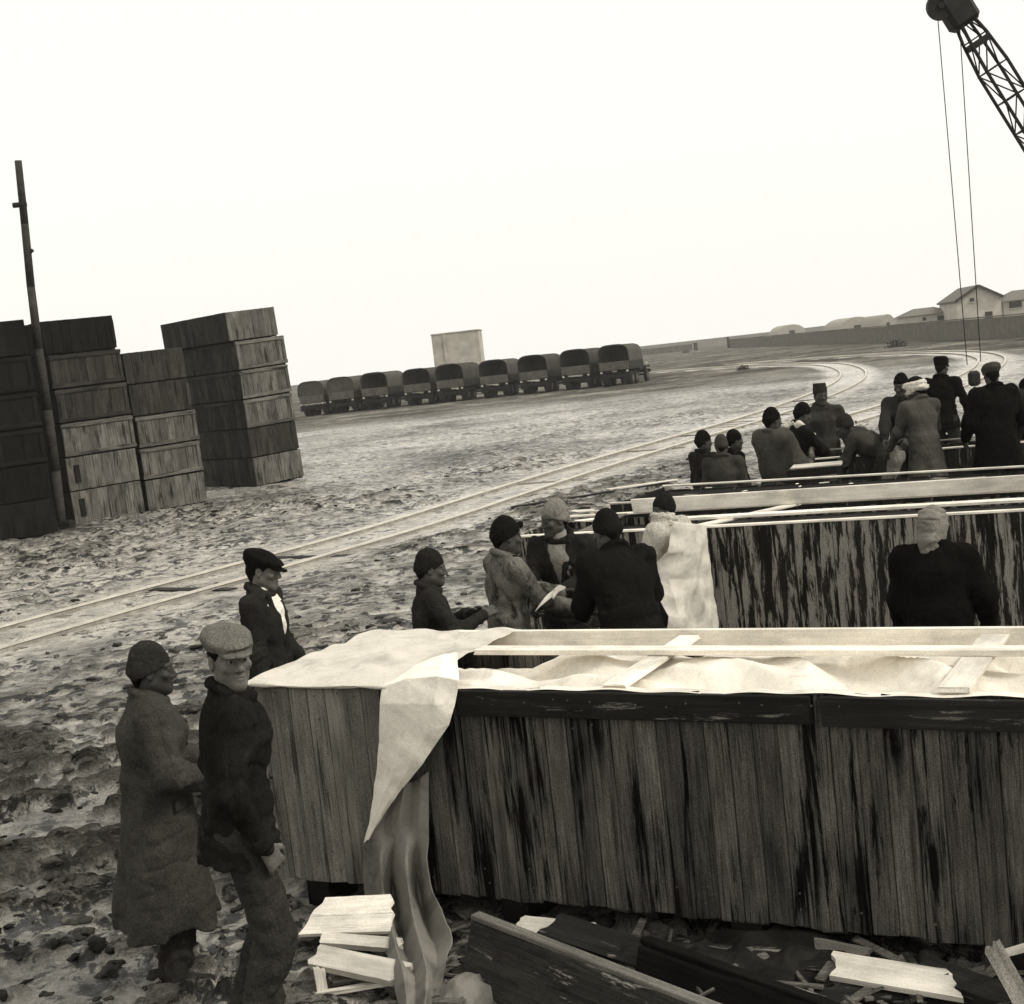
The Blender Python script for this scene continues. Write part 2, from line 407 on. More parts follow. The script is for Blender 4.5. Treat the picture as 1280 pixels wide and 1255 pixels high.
    base = t.mix(t.math('MULTIPLY', dmp_vig, 0.34), base, 0.025)
    rg_ = t.math('MAXIMUM', t.fmap(v, 0.42, 0.58, 0.55, 0.22), t.math('MULTIPLY', fld, 0.95))
    t.col(base, 0.4, 90.0); t.rough(t.math('MAXIMUM', rg_, t.math('MULTIPLY', chn, 0.95)))
    sp = t.math('MULTIPLY', t.math('SUBTRACT', 1.0, chn), t.math('SUBTRACT', 1.0, fld)); t.l(t.math('MULTIPLY', t.math('MULTIPLY', sp, sp), 0.6), t.b.inputs['Specular IOR Level'])
    t.bump(t.math('ADD', t.math('MULTIPLY', speck, 1.4), t.math('MULTIPLY', fine, 0.5)), 1.0, 0.08)
    o = link('ground', me, t.m); tag(o, kind='structure')
    M['mud'] = t.m
    return o
build_ground()
def gh(x, y):
    return float(ground_h(np.array([x], dtype=np.float32), np.array([y], dtype=np.float32))[0][0])

# loose clods of mud on the ground
def build_clods():
    t = NT('mud clod')
    tc = t.n('TexCoord').outputs['Object']
    a = t.noise(tc, 1.4, 4, 0.6); b = t.noise(tc, 22.0, 4, 0.65)
    t.col(t.mix(1.0, t.ramp(a, [(0.38, 0.015), (0.52, 0.045), (0.66, 0.2)]), t.ramp(b, [(0.3, 0.6), (0.7, 1.2)], True), 'MULTIPLY')); t.rough(0.95); t.spec(0.1)
    t.bump(b, 0.5, 0.02)
    bm = bmesh.new(); bmesh.ops.create_icosphere(bm, subdivisions=2, radius=1.0)
    base = np.array([v.co[:] for v in bm.verts]); tri = np.array([[v.index for v in f.verts] for f in bm.faces]); bm.free()
    VV = []; FF = []; k = 0
    rg = np.random.default_rng(5)
    n = 1700
    ang = np.radians(rg.uniform(-25, 24, n)); rr = 1 / rg.uniform(1 / 40.0, 1 / 5.2, n)
    X = (np.sin(ang) * rr).astype(np.float32); Y = (np.cos(ang) * rr).astype(np.float32)
    H, bed, rough = ground_h(X, Y)
    dens = fbm(xy3(X, Y, 0.7, 5.0), 2)
    for i in range(n):
        if bed[i] > 0.3 or dens[i] < 0.42: continue
        s = 0.012 + 0.035 * rg.random() ** 3 + rr[i] * 0.0006
        sc = s * np.array([rg.uniform(0.8, 1.7), rg.uniform(0.7, 1.3), rg.uniform(0.35, 0.7)])
        nz = 1 + 1.5 * (vnoise(base * 1.6 + rg.uniform(0, 30, 3)) - 0.5)[:, None] + 1.0 * (vnoise(base * 4 + rg.uniform(0, 30, 3)) - 0.5)[:, None]
        v = base * nz * sc; a = rg.uniform(0, 2 * PI); ca, sa = math.cos(a), math.sin(a)
        v = np.stack([v[:, 0] * ca - v[:, 1] * sa + X[i], v[:, 0] * sa + v[:, 1] * ca + Y[i], v[:, 2] + H[i] + sc[2] * 0.35], -1)
        VV.append(v); FF.append(tri + k); k += len(v)
    me = mesh_np('mud_clods', np.vstack(VV), np.vstack(FF))
    o = link('mud_clods', me, t.m); tag(o, 'loose clods of mud scattered over the trodden ground', 'mud', kind='stuff')
build_clods()

# ================================================================== RAILWAY TRACKS
def build_track(path, label, rail_z, gauge=1.30, sleepers=True):
    root = empty('railway_track', path[0], 0, label, 'railway track', 'curved narrow tracks across the yard')
    P = smooth_path(path, 0.8); o0 = path[0]
    for s in (-1, 1):
        V = []; Fc = []
        prof = [(-0.07, -0.08), (-0.07, 0.0), (-0.02, 0.012), (-0.02, 0.075), (-0.036, 0.09), (-0.032, 0.116), (0.032, 0.116), (0.036, 0.09), (0.02, 0.075), (0.02, 0.012), (0.07, 0.0), (0.07, -0.08)]
        n = len(prof)
        for i, p in enumerate(P):
            d = (P[min(i + 1, len(P) - 1)] - P[max(i - 1, 0)]).normalized(); nrm = Vector((d.y, -d.x, 0))
            c = p - o0 + nrm * (s * gauge / 2)
            for a, b in prof: V.append((c.x + nrm.x * a, c.y + nrm.y * a, rail_z - 0.06 + b))
        for i in range(len(P) - 1):
            for k in range(n - 1):
                Fc.append((i * n + k, i * n + k + 1, (i + 1) * n + k + 1, (i + 1) * n + k))
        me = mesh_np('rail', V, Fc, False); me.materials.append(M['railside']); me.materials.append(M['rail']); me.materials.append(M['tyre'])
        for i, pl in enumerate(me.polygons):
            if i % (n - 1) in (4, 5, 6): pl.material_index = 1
            elif i % (n - 1) in (0, 1, 9, 10): pl.material_index = 2  # dark foot: shadow line below the rail put into its colour
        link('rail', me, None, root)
    if sleepers:
        d = 0.0; last = 0.0
        for a, b in zip(P[:-1], P[1:]):
            d += (b - a).length
            if d - last > 0.85 and 14 < a.length < 62 and a.y > 8:
                last = d; t = (b - a).normalized(); nr = Vector((t.y, -t.x, 0))
                c = a - o0; z = gh(a.x, a.y) + random.uniform(-0.085, -0.03)
                board('sleeper', root, (c.x, c.y, z), nr, t, 1.95, 0.2, 0.1, M['w_dark'] if random.random() < 0.5 else M['w_bare'], jit=0.03)
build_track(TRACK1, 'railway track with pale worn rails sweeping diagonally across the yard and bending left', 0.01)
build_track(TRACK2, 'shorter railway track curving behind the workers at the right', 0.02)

# ================================================================== FAR BACKGROUND
def extrude_wall(name, pts, h, th, mat, label, cat, post=None):
    root = empty(name, pts[0], 0, label, cat)
    bm = bmesh.new()
    for a, b in zip(pts[:-1], pts[1:]):
        d = b - a; L = d.length; n = max(1, int(L / 12)); ang = math.atan2(d.y, d.x)
        for i in range(n):
            c = a + d * ((i + 0.5) / n) - pts[0]
            hh = h + random.uniform(-0.05, 0.05)
            add_box(bm, (0, 0, 0), (L / n - 0.03, th, hh), Matrix.Translation((c.x, c.y, hh / 2 - 0.15)) @ Matrix.Rotation(ang, 4, 'Z'))
    link('wall_face', bm_mesh(bm, 'wall_face'), mat, root)
    bm = bmesh.new()
    for a, b in zip(pts[:-1], pts[1:]):
        d = b - a; L = d.length; ang = math.atan2(d.y, d.x); c = (a + b) / 2 - pts[0]
        add_box(bm, (0, 0, 0), (L, th + 0.12, 0.1), Matrix.Translation((c.x, c.y, h - 0.08)) @ Matrix.Rotation(ang, 4, 'Z'))
    link('coping', bm_mesh(bm, 'coping'), mat, root)
    return root
WP = [gz(912, 434.5), gz(1020, 430), gz(1111, 427.5), gz(1280, 421.5), gz(1500, 415)]
extrude_wall('boundary_wall', WP, 1.95, 0.35, M['wall'], 'long low grey boundary wall crossing the field below the gabled house', 'wall')
WL = [gz(700, 452), gz(800, 444.5), gz(866, 437.5)]
extrude_wall('boundary_wall', WL, 1.7, 0.35, M['wall'], 'low far wall running behind the parked trucks to the gatepost', 'wall')

def gatepost(p, h, w, label):
    root = empty('gatepost', p, 0.2, label, 'gatepost', 'gateposts in the far wall')
    bm = bmesh.new(); add_box(bm, (0, 0, h / 2 - 0.1), (w, w, h), bev=0.04); link('shaft', bm_mesh(bm, 'shaft'), M['roofd'], root)
    bm = bmesh.new(); add_box(bm, (0, 0, h - 0.05), (w * 1.25, w * 1.25, 0.18), bev=0.05); link('cap', bm_mesh(bm, 'cap'), M['roofd'], root)
gatepost(gz(870, 438), 1.9, 0.75, 'stout dark gatepost where the far left wall ends')
gatepost(gz(911, 435), 2.5, 0.45, 'slim dark gatepost at the left end of the long wall')

def gable_house(label, c, rz, w, d, eave, ridge, wins, mat, name='gabled_house', over=0.35):
    root = empty(name, c, rz, label, 'house')
    bm = bmesh.new()
    prof = [(-w / 2, -0.5), (w / 2, -0.5), (w / 2, eave), (0, ridge), (-w / 2, eave)]
    a = [bm.verts.new((x, 0, z)) for x, z in prof]; b = [bm.verts.new((x, d, z)) for x, z in prof]
    bm.faces.new(a); bm.faces.new(b[::-1])
    for i in range(5): bm.faces.new((a[i], b[i], b[(i + 1) % 5], a[(i + 1) % 5]))
    link('walls', bm_mesh(bm, 'walls'), mat, root)
    sl = math.atan2(ridge - eave, w / 2); L = (w / 2) / math.cos(sl) + over
    for s in (-1, 1):
        bm = bmesh.new()
        Mx = Matrix.Translation((0, d / 2, ridge + 0.12)) @ Matrix.Rotation(s * sl, 4, 'Y') @ Matrix.Translation((s * L / 2, 0, 0))
        add_box(bm, (0, 0, 0), (L, d + 2 * over, 0.22), Mx)
        rf = link('roof', bm_mesh(bm, 'roof'), M['roof'], root)
        bm = bmesh.new(); add_box(bm, (0, 0, 0), (L, 0.12, 0.34), Matrix.Translation((0, -d / 2 - over - 0.07, 0)))
        for v in bm.verts: v.co = Mx @ v.co
        link('bargeboard', bm_mesh(bm, 'bargeboard'), M['roofd'], rf)
    for (x, z, ww, hh) in wins:
        bm = bmesh.new(); add_box(bm, (x, 0.02, z), (ww, 0.16, hh)); wn = link('window', bm_mesh(bm, 'window'), M['hole'], root)
        bm = bmesh.new(); add_box(bm, (x, -0.1, z - hh / 2 - 0.08), (ww + 0.3, 0.2, 0.12)); link('sill', bm_mesh(bm, 'sill'), M['plaster'], wn)
    return root
HY = 190.0
pk = at(1222, 358, HY); le = at(1192, 378, HY)
gable_house('pale gabled house with dark roof edges above the long wall', (pk.x, HY, 0), -0.12, 5.9, 12, le.z + 0.1, pk.z, [(-0.9, 3.9, 0.6, 0.5), (1.2, 1.4, 1.0, 1.3)], M['plaster'])
e1 = at(1268, 374, HY + 3)
def long_house(label, c, rz, w, d, eave, ridge, wins, name='low_house'):
    root = empty(name, c, rz, label, 'house')
    bm = bmesh.new(); add_box(bm, (0, d / 2, eave / 2 - 0.25), (w, d, eave + 0.5)); link('walls', bm_mesh(bm, 'walls'), M['plaster'], root)
    bm = bmesh.new()
    o = 0.4
    vs = [bm.verts.new(p) for p in ((-w / 2 - o, -o, eave), (w / 2 + o, -o, eave), (w / 2 + o, d + o, eave), (-w / 2 - o, d + o, eave), (-w / 2 + d * .3, d / 2, ridge), (w / 2 - d * .3, d / 2, ridge))]
    for f in ((0, 1, 5, 4), (1, 2, 5), (2, 3, 4, 5), (3, 0, 4), (3, 2, 1, 0)): bm.faces.new([vs[i] for i in f])
    link('roof', bm_mesh(bm, 'roof'), M['roof'], root)
    for (x, z, ww, hh) in wins:
        bm = bmesh.new(); add_box(bm, (x, -0.02, z), (ww, 0.2, hh)); wn = link('window', bm_mesh(bm, 'window'), M['hole'], root)
        bm = bmesh.new(); add_box(bm, (x, -0.1, z - hh / 2 - 0.07), (ww + 0.3, 0.2, 0.1)); link('sill', bm_mesh(bm, 'sill'), M['plaster'], wn)
    return root
long_house('low pale wing joined to the right of the gabled house', (e1.x + 3.6, HY + 3, 0), -0.12, 10, 7, 3.2, 4.6, [(-3.4, 2.6, 1.7, 0.9), (0.5, 2.4, 1.2, 0.9)], 'low_wing')
s1 = at(1160, 390, 200)
long_house('low pale shed to the left of the gabled house', (s1.x, 200, 0), -0.1, 6.6, 6, 2.6, 3.6, [(1.7, 1.9, 0.9, 0.7), (-0.6, 2.0, 0.5, 0.5)], 'low_shed')
def hut(label, px, py, Y, w, h):
    p = at(px, py, Y); root = empty('arched_hut', (p.x, Y, 0), 0.1, label, 'hut', 'far rounded huts')
    bm = bmesh.new(); n = 12; d = 10
    a = [bm.verts.new((-w / 2 * math.cos(PI * i / n), 0, h * math.sin(PI * i / n) ** 0.7)) for i in range(n + 1)]
    b = [bm.verts.new((v.co.x, d, v.co.z)) for v in a]
    for i in range(n): bm.faces.new((a[i], a[i + 1], b[i + 1], b[i]))
    bm.faces.new(a[::-1]); bm.faces.new(b)
    link('shell', bm_mesh(bm, 'shell'), M['hut'], root)
    bm = bmesh.new(); add_box(bm, (0, -0.03, h * 0.28), (w * 0.2, 0.1, h * 0.56)); link('door', bm_mesh(bm, 'door'), M['hole'], root)
hut('wide rounded hut left of the low shed beyond the wall', 1072, 405, 265, 7.4, 3.6)
hut('small dark rounded hut between the wide hut and the shed', 1110, 402, 250, 3.0, 3.4)
hut('faint farthest rounded hut on the skyline behind the wall', 990, 414, 420, 9.0, 4.0)
# pale block behind the trucks
def pale_block():
    p = at(571, 440, 165); root = empty('block_building', (p.x, 165, 0), R_(-4), 'pale windowless square building standing behind the parked trucks', 'building')
    w = 5.7; h = at(571, 416, 165).z
    bm = bmesh.new(); add_box(bm, (0, 2.5, h / 2 - 0.3), (w, 5, h + 0.6), bev=0.05); link('wall', bm_mesh(bm, 'wall'), M['concrete'], root)
    bm = bmesh.new(); add_box(bm, (0, 2.5, h + 0.09), (w + 0.14, 5.14, 0.16), bev=0.03); link('roof_slab', bm_mesh(bm, 'roof_slab'), M['concrete'], root)
    bm = bmesh.new(); add_box(bm, (-1.35, -0.05, h / 2), (0.22, 0.12, h)); link('pilaster', bm_mesh(bm, 'pilaster'), M['concrete'], root)
pale_block()
# scrub in front of the wall
def bush(px, py, r, label, seed):
    p = gz(px, py); root = empty('scrub_bush', (p.x, p.y, 0), 0, label, 'bush', 'scrub bushes in the field')
    rg = np.random.default_rng(seed); V = []; Fc = []
    for i in range(260):
        u = rg.normal(size=3); u /= np.linalg.norm(u); u[2] = abs(u[2]); c = u * r * rg.uniform(0.3, 1.05) * np.array([1.3, 1, 0.85])
        a = rg.normal(size=3); a /= np.linalg.norm(a); b = np.cross(a, u); s = r * rg.uniform(0.10, 0.22); k = len(V)
        V += [c - a * s, c + b * s * .6, c + a * s, c - b * s * .6]; Fc.append((k, k + 1, k + 2, k + 3))
    link('foliage', mesh_np('foliage', V, Fc, False), M['bush'], root)
    bm = bmesh.new(); add_tube(bm, (0, 0, -0.1), (0.05, 0, r * 0.7), r * 0.08, r * 0.03, 6); link('stem', bm_mesh(bm, 'stem'), M['w_dark'], root)
bush(1121, 434, 0.85, 'dark scrub bush in front of the long wall, left of the crane cables', 3)
bush(857, 441, 0.8, 'small scrub bush beside the stout gatepost', 5)
bush(929, 462, 0.45, 'small dark tuft of scrub inside the bend of the railway', 6)

# ================================================================== TRUCKS
def make_truck(open_rear, canvas):
    """rear at y=0, heading +y"""
    parts = []
    def P(name, bm, mat, par=None, smooth=False):
        me = bm_mesh(bm, name, smooth); me.materials.append(mat); parts.append((name, me, par)); return len(parts) - 1
    bm = bmesh.new(); add_box(bm, (-0.42, 3.0, 0.78), (0.1, 6.0, 0.18)); add_box(bm, (0.42, 3.0, 0.78), (0.1, 6.0, 0.18)); add_box(bm, (0, 0.1, 0.72), (1.9, 0.14, 0.2)); add_box(bm, (0, 1.3, 0.55), (1.5, 0.16, 0.16)); add_box(bm, (0, 4.9, 0.55), (1.5, 0.14, 0.14)); P('chassis', bm, M['tyre'])
    bm = bmesh.new(); add_box(bm, (0, 1.85, 1.13), (2.16, 3.64, 0.12), bev=0.02)
    for s in (-1, 1): add_box(bm, (s * 1.06, 1.85, 1.42), (0.06, 3.6, 0.5), bev=0.01)
    add_box(bm, (0, 3.64, 1.42), (2.1, 0.06, 0.5)); P('cargo_bed', bm, M['truck'])
    bm = bmesh.new(); add_box(bm, (0, -0.03, 1.38), (2.1, 0.07, 0.56), bev=0.015)
    for x in (-0.7, 0, 0.7): add_box(bm, (x, -0.08, 1.38), (0.08, 0.05, 0.5))
    tg = P('tailgate', bm, M['truckl'])
    # canvas
    n = 14; prof = []
    for i in range(n + 1):
        a = PI * i / n; prof.append((-1.1 * math.copysign(abs(math.cos(a)) ** 0.55, math.cos(a)), 2.05 + 0.72 * math.sin(a) ** 0.75))
    prof = [(-1.12, 1.62)] + prof + [(1.12, 1.62)]
    bm = bmesh.new(); rows = []
    ys = [-0.02, 0.2, 0.85, 0.95, 1.75, 1.85, 2.65, 2.75, 3.55, 3.66]
    for k, y in enumerate(ys):
        sag = 0.03 if 0.3 < y < 3.4 and k % 2 == 0 else 0.0
        rows.append([bm.verts.new((x * (1 - sag), y, z - sag * (z - 1.6) * 1.2)) for x, z in prof])
    for a, b in zip(rows[:-1], rows[1:]):
        for i in range(len(prof) - 1): bm.faces.new((a[i], a[i + 1], b[i + 1], b[i]))
    bm.faces.new(rows[-1])
    if not open_rear: bm.faces.new([bm.verts.new((v.co.x * 0.985, 0.03, v.co.z - 0.01)) for v in rows[0]][::-1])
    P('canvas_cover', bm, canvas)
    bm = bmesh.new()
    tube_path(bm, [(x * 1.0, -0.04, z) for x, z in prof], 0.045, 6); P('rear_hoop', bm, canvas)
    # cab and bonnet
    bm = bmesh.new(); add_box(bm, (0, 4.25, 1.35), (1.75, 1.1, 1.0), bev=0.06); add_box(bm, (0, 4.2, 2.05), (1.66, 1.0, 0.55), bev=0.12); cab = P('cab', bm, M['truck'])
    for s in (-1, 1):
        bm = bmesh.new(); add_box(bm, (s * 0.835, 4.25, 2.02), (0.03, 0.62, 0.36)); P('window', bm, M['hole'], cab)
    bm = bmesh.new(); add_box(bm, (0, 5.45, 1.4), (1.0, 1.35, 0.62), bev=0.1); P('bonnet', bm, M['truck'])
    bm = bmesh.new(); add_box(bm, (0, 6.22, 0.75), (2.0, 0.12, 0.24), bev=0.03); P('bumper', bm, M['truck'])
    for s in (-1, 1):
        bm = bmesh.new(); add_box(bm, (s * 0.82, 5.35, 1.08), (0.46, 1.3, 0.14), bev=0.06); add_box(bm, (s * 0.82, 4.72, 0.9), (0.44, 0.12, 0.4), bev=0.03); P('fender', bm, M['truck'])
        bm = bmesh.new(); add_tube(bm, (s * 0.72, 6.0, 1.28), (s * 0.72, 6.13, 1.28), 0.11, 0.11, 12); P('headlight', bm, M['lamp'])
        bm = bmesh.new(); add_box(bm, (s * 0.86, 0.02, 0.72), (0.42, 0.03, 0.5)); P('mudflap', bm, M['tyre'])
        bm = bmesh.new(); add_box(bm, (s * 0.93, -0.1, 1.0), (0.14, 0.06, 0.11)); P('tail_light', bm, M['lamp'])
        for y, dual in ((0.85, 1), (2.0, 1), (5.35, 0)):
            bm = bmesh.new(); w = 0.46 if dual else 0.24; xc = s * (0.82 if dual else 0.86)
            bmesh.ops.create_cone(bm, cap_ends=True, segments=18, radius1=0.46, radius2=0.46, depth=w, matrix=Matrix.Translation((xc, y, 0.46)) @ Matrix.Rotation(PI / 2, 4, 'Y'))
            bmesh.ops.bevel(bm, geom=[e for e in bm.edges if len(e.link_faces) == 2 and any(len(f.verts) > 4 for f in e.link_faces)], offset=0.05, segments=2, affect='EDGES')
            wh = P('wheel', bm, M['tyre'])
            bm = bmesh.new(); add_tube(bm, (xc + s * (w / 2 - 0.03), y, 0.46), (xc + s * (w / 2 + 0.015), y, 0.46), 0.25, 0.2, 14); P('rim', bm, M['rim'], wh)
    return parts
TR_OPEN = make_truck(True, M['canvas_d']); TR_OPEN2 = make_truck(True, M['canvas']); TR_SHUT = make_truck(False, M['canvas'])
tr = [(770, 483), (722, 487.5), (669, 492.5), (620, 498), (565, 502.5), (524, 506.5), (471, 511.5), (429, 515.5), (392, 519.5)]
ords = ['rightmost of the row, its bonnet showing', 'second from the right in the row', 'third from the right in the row', 'fourth from the right in the row', 'fifth from the right, below the pale building',
        'sixth from the right in the row', 'seventh from the right in the row', 'with its rear canvas closed, second from the left in the row', 'with closed rear canvas, leftmost beside the crate stack']
for i, (px, py) in enumerate(tr):
    p = gz(px, py); parts = TR_SHUT if i >= 7 else (TR_OPEN if i % 3 else TR_OPEN2)
    p = Vector((p.x, 101.5 + (770 - px) * 0.030, 0))
    d = ray(px, py - 3); p.x = d[0] * p.y / d[1]
    rz = R_(-20 + random.uniform(-4, 4))
    root = empty('parked_truck', (p.x, p.y, -0.06), rz, 'canvas-topped truck ' + ords[i], 'truck', 'trucks parked in a row across the yard')
    root.scale = (1.07, 1.07, 1.07 * random.uniform(0.97, 1.04))
    made = []
    for (nm, me, par) in parts: made.append(link(nm, me, None, made[par] if par is not None else root))

# ================================================================== STACKED CRATES
def stack_crate(root_loc, rz, tilt, Lx, Dy, Hh, label, group, m_end, m_side, seed, notch=False):
    """origin: near bottom corner; +x along the end face, +y along the long side"""
    rr = random.Random(seed)
    root = empty('stacked_crate', root_loc, 0, label, 'crate', group)
    root.rotation_euler = Euler((tilt[0] + rr.uniform(-0.002, 0.002), tilt[1] + rr.uniform(-0.003, 0.003), rz))
    Z0 = 0.045; n = 8; framed = rr.random() < 0.3; w = Lx / n; hh = Hh - Z0
    for i in range(n):
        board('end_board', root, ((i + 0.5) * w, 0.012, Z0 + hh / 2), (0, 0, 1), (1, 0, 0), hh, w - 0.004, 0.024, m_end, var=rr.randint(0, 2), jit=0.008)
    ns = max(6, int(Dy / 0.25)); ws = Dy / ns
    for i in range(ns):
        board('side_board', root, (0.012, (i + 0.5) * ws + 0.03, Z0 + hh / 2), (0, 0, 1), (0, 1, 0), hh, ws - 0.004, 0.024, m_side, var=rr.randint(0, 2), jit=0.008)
    bm = bmesh.new(); add_box(bm, (Lx / 2 + 0.01, Dy / 2 + 0.02, Hh / 2 + 0.006), (Lx - 0.07, Dy - 0.07, Hh)); link('box', bm_mesh(bm, 'box'), M['w_black'], root)  # black core puts the shadow line into the gaps between crates
    for x in (0.12, Lx / 2, Lx - 0.12):
        board('skid', root, (x, Dy / 2, Z0 / 2), (0, 1, 0), (1, 0, 0), Dy - 0.05, 0.12, Z0 - 0.006, M['w_black'])
    if framed: board('top_rail', root, (Lx / 2, -0.016, Hh - 0.05), (1, 0, 0), (0, 0, 1), Lx + 0.02, 0.09, 0.03, m_end, var=rr.randint(0, 2))
    if framed: board('bottom_rail', root, (Lx / 2, -0.016, Z0 + 0.05), (1, 0, 0), (0, 0, 1), Lx + 0.02, 0.09, 0.03, m_end, var=rr.randint(0, 2))
    if framed: board('side_rail', root, (-0.016, Dy / 2, Hh - 0.05), (0, 1, 0), (0, 0, 1), Dy, 0.09, 0.03, m_side, var=rr.randint(0, 2))
    for x in ((0.05, Lx - 0.05) if framed else ((Lx - 0.05,) if rr.random() < 0.4 else ())):
        board('corner_batten', root, (x, -0.017, Z0 + hh / 2), (0, 0, 1), (1, 0, 0), hh - 0.21, 0.09, 0.026, m_end, var=rr.randint(0, 2))
    if notch:
        bm = bmesh.new(); add_box(bm, (0.24, -0.008, Z0 + hh * 0.5), (0.13, 0.05, hh * 0.55)); link('dark_opening', bm_mesh(bm, 'dark_opening'), M['tar'], root)  # solid dark block in place of the shade inside a hole
    return root
def nth(i, n):
    w = ['lowest', 'second lowest', 'third', 'fourth', 'fifth', 'sixth']
    return 'topmost' if i == n - 1 else w[i] + ('' if i < 2 else ' from the ground')
def stack(corner, right, n, Dy, ch, name, group, tilt, mats, offs=None, notch=()):
    """corner/right: ground points of the near end face"""
    d = right - corner; Lx = d.length; rz = math.atan2(d.y, d.x)
    z = 0.0
    for i in range(n):
        ox = (offs or [0] * n)[i]
        p = corner + d.normalized() * ox
        lean = Vector((math.sin(tilt[1]), -math.sin(tilt[0]), 0)); lean.rotate(Euler((0, 0, rz)))
        p = p + lean * z
        me, ms = mats[i] if isinstance(mats, list) else mats
        stack_crate((p.x, p.y, z - 0.03), rz, tilt, Lx, Dy, ch, 'wooden crate, ' + nth(i, n) + ' in ' + name, group, M[me], M[ms], i * 17 + n, i in notch)
        z += ch - 0.002
st, sd, sb = 'w_stack', 'w_stackd', 'w_black'  # sd, sb on long sides: shade away from the sun put into colour
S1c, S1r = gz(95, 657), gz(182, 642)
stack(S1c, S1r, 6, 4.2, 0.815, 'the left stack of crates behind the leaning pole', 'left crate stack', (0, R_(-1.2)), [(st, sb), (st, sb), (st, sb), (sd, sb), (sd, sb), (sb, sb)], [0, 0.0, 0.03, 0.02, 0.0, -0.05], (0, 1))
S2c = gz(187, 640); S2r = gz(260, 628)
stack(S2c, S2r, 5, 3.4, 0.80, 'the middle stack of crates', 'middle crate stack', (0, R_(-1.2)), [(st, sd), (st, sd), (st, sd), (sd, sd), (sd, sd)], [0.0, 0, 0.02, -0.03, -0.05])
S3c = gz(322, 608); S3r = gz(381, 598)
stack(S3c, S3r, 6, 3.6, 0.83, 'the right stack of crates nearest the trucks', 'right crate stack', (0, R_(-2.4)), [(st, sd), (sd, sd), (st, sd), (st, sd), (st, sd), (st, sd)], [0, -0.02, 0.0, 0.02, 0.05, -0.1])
# front left crates, shade painted as black boards, cut by the picture edge
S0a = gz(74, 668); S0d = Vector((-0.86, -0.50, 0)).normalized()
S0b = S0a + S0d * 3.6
stack(S0b, S0a, 6, 2.0, 0.80, 'the shadow-black stack at the far left edge', 'shadow-black crate stack', (0, R_(-1.0)), (sb, sb))

# the leaning pole
def leaning_pole():
    b = gz(77, 664); t = at(21, 201, b.y - 0.1)
    root = empty('leaning_pole', b, 0, 'tall thin dark wooden pole standing before the left crate stack', 'pole')
    bm = bmesh.new(); pts = [Vector((0, 0, -0.3)).lerp(t - b, 0)] + [(t - b) * (i / 6) + Vector((0.03 * math.sin(i * 1.3), 0, 0)) for i in range(1, 7)]
    rad = [0.115, 0.11, 0.105, 0.098, 0.09, 0.085, 0.078]
    for i in range(6): add_tube(bm, pts[i], pts[i + 1], rad[i], rad[i + 1], 10)
    link('shaft', bm_mesh(bm, 'shaft', True), M['w_pole'], root)
    q = (t - b) * 0.885
    bm = bmesh.new(); add_tube(bm, q + Vector((-0.2, -0.02, 0)), q + Vector((0.1, 0, 0.0)), 0.06, 0.06, 8); link('bolt', bm_mesh(bm, 'bolt'), M['iron'], root)
    q = (t - b) * 0.76
    bm = bmesh.new(); add_tube(bm, q + Vector((0.02, -0.02, -0.05)), q + Vector((0.13, -0.02, 0.03)), 0.04, 0.04, 8); link('peg', bm_mesh(bm, 'peg'), M['iron'], root)
    bm = bmesh.new(); add_box(bm, (0.1, -0.15, 0.10), (0.5, 0.3, 0.3), bev=0.05); link('foot_block', bm_mesh(bm, 'foot_block'), M['w_dark'], root)
leaning_pole()

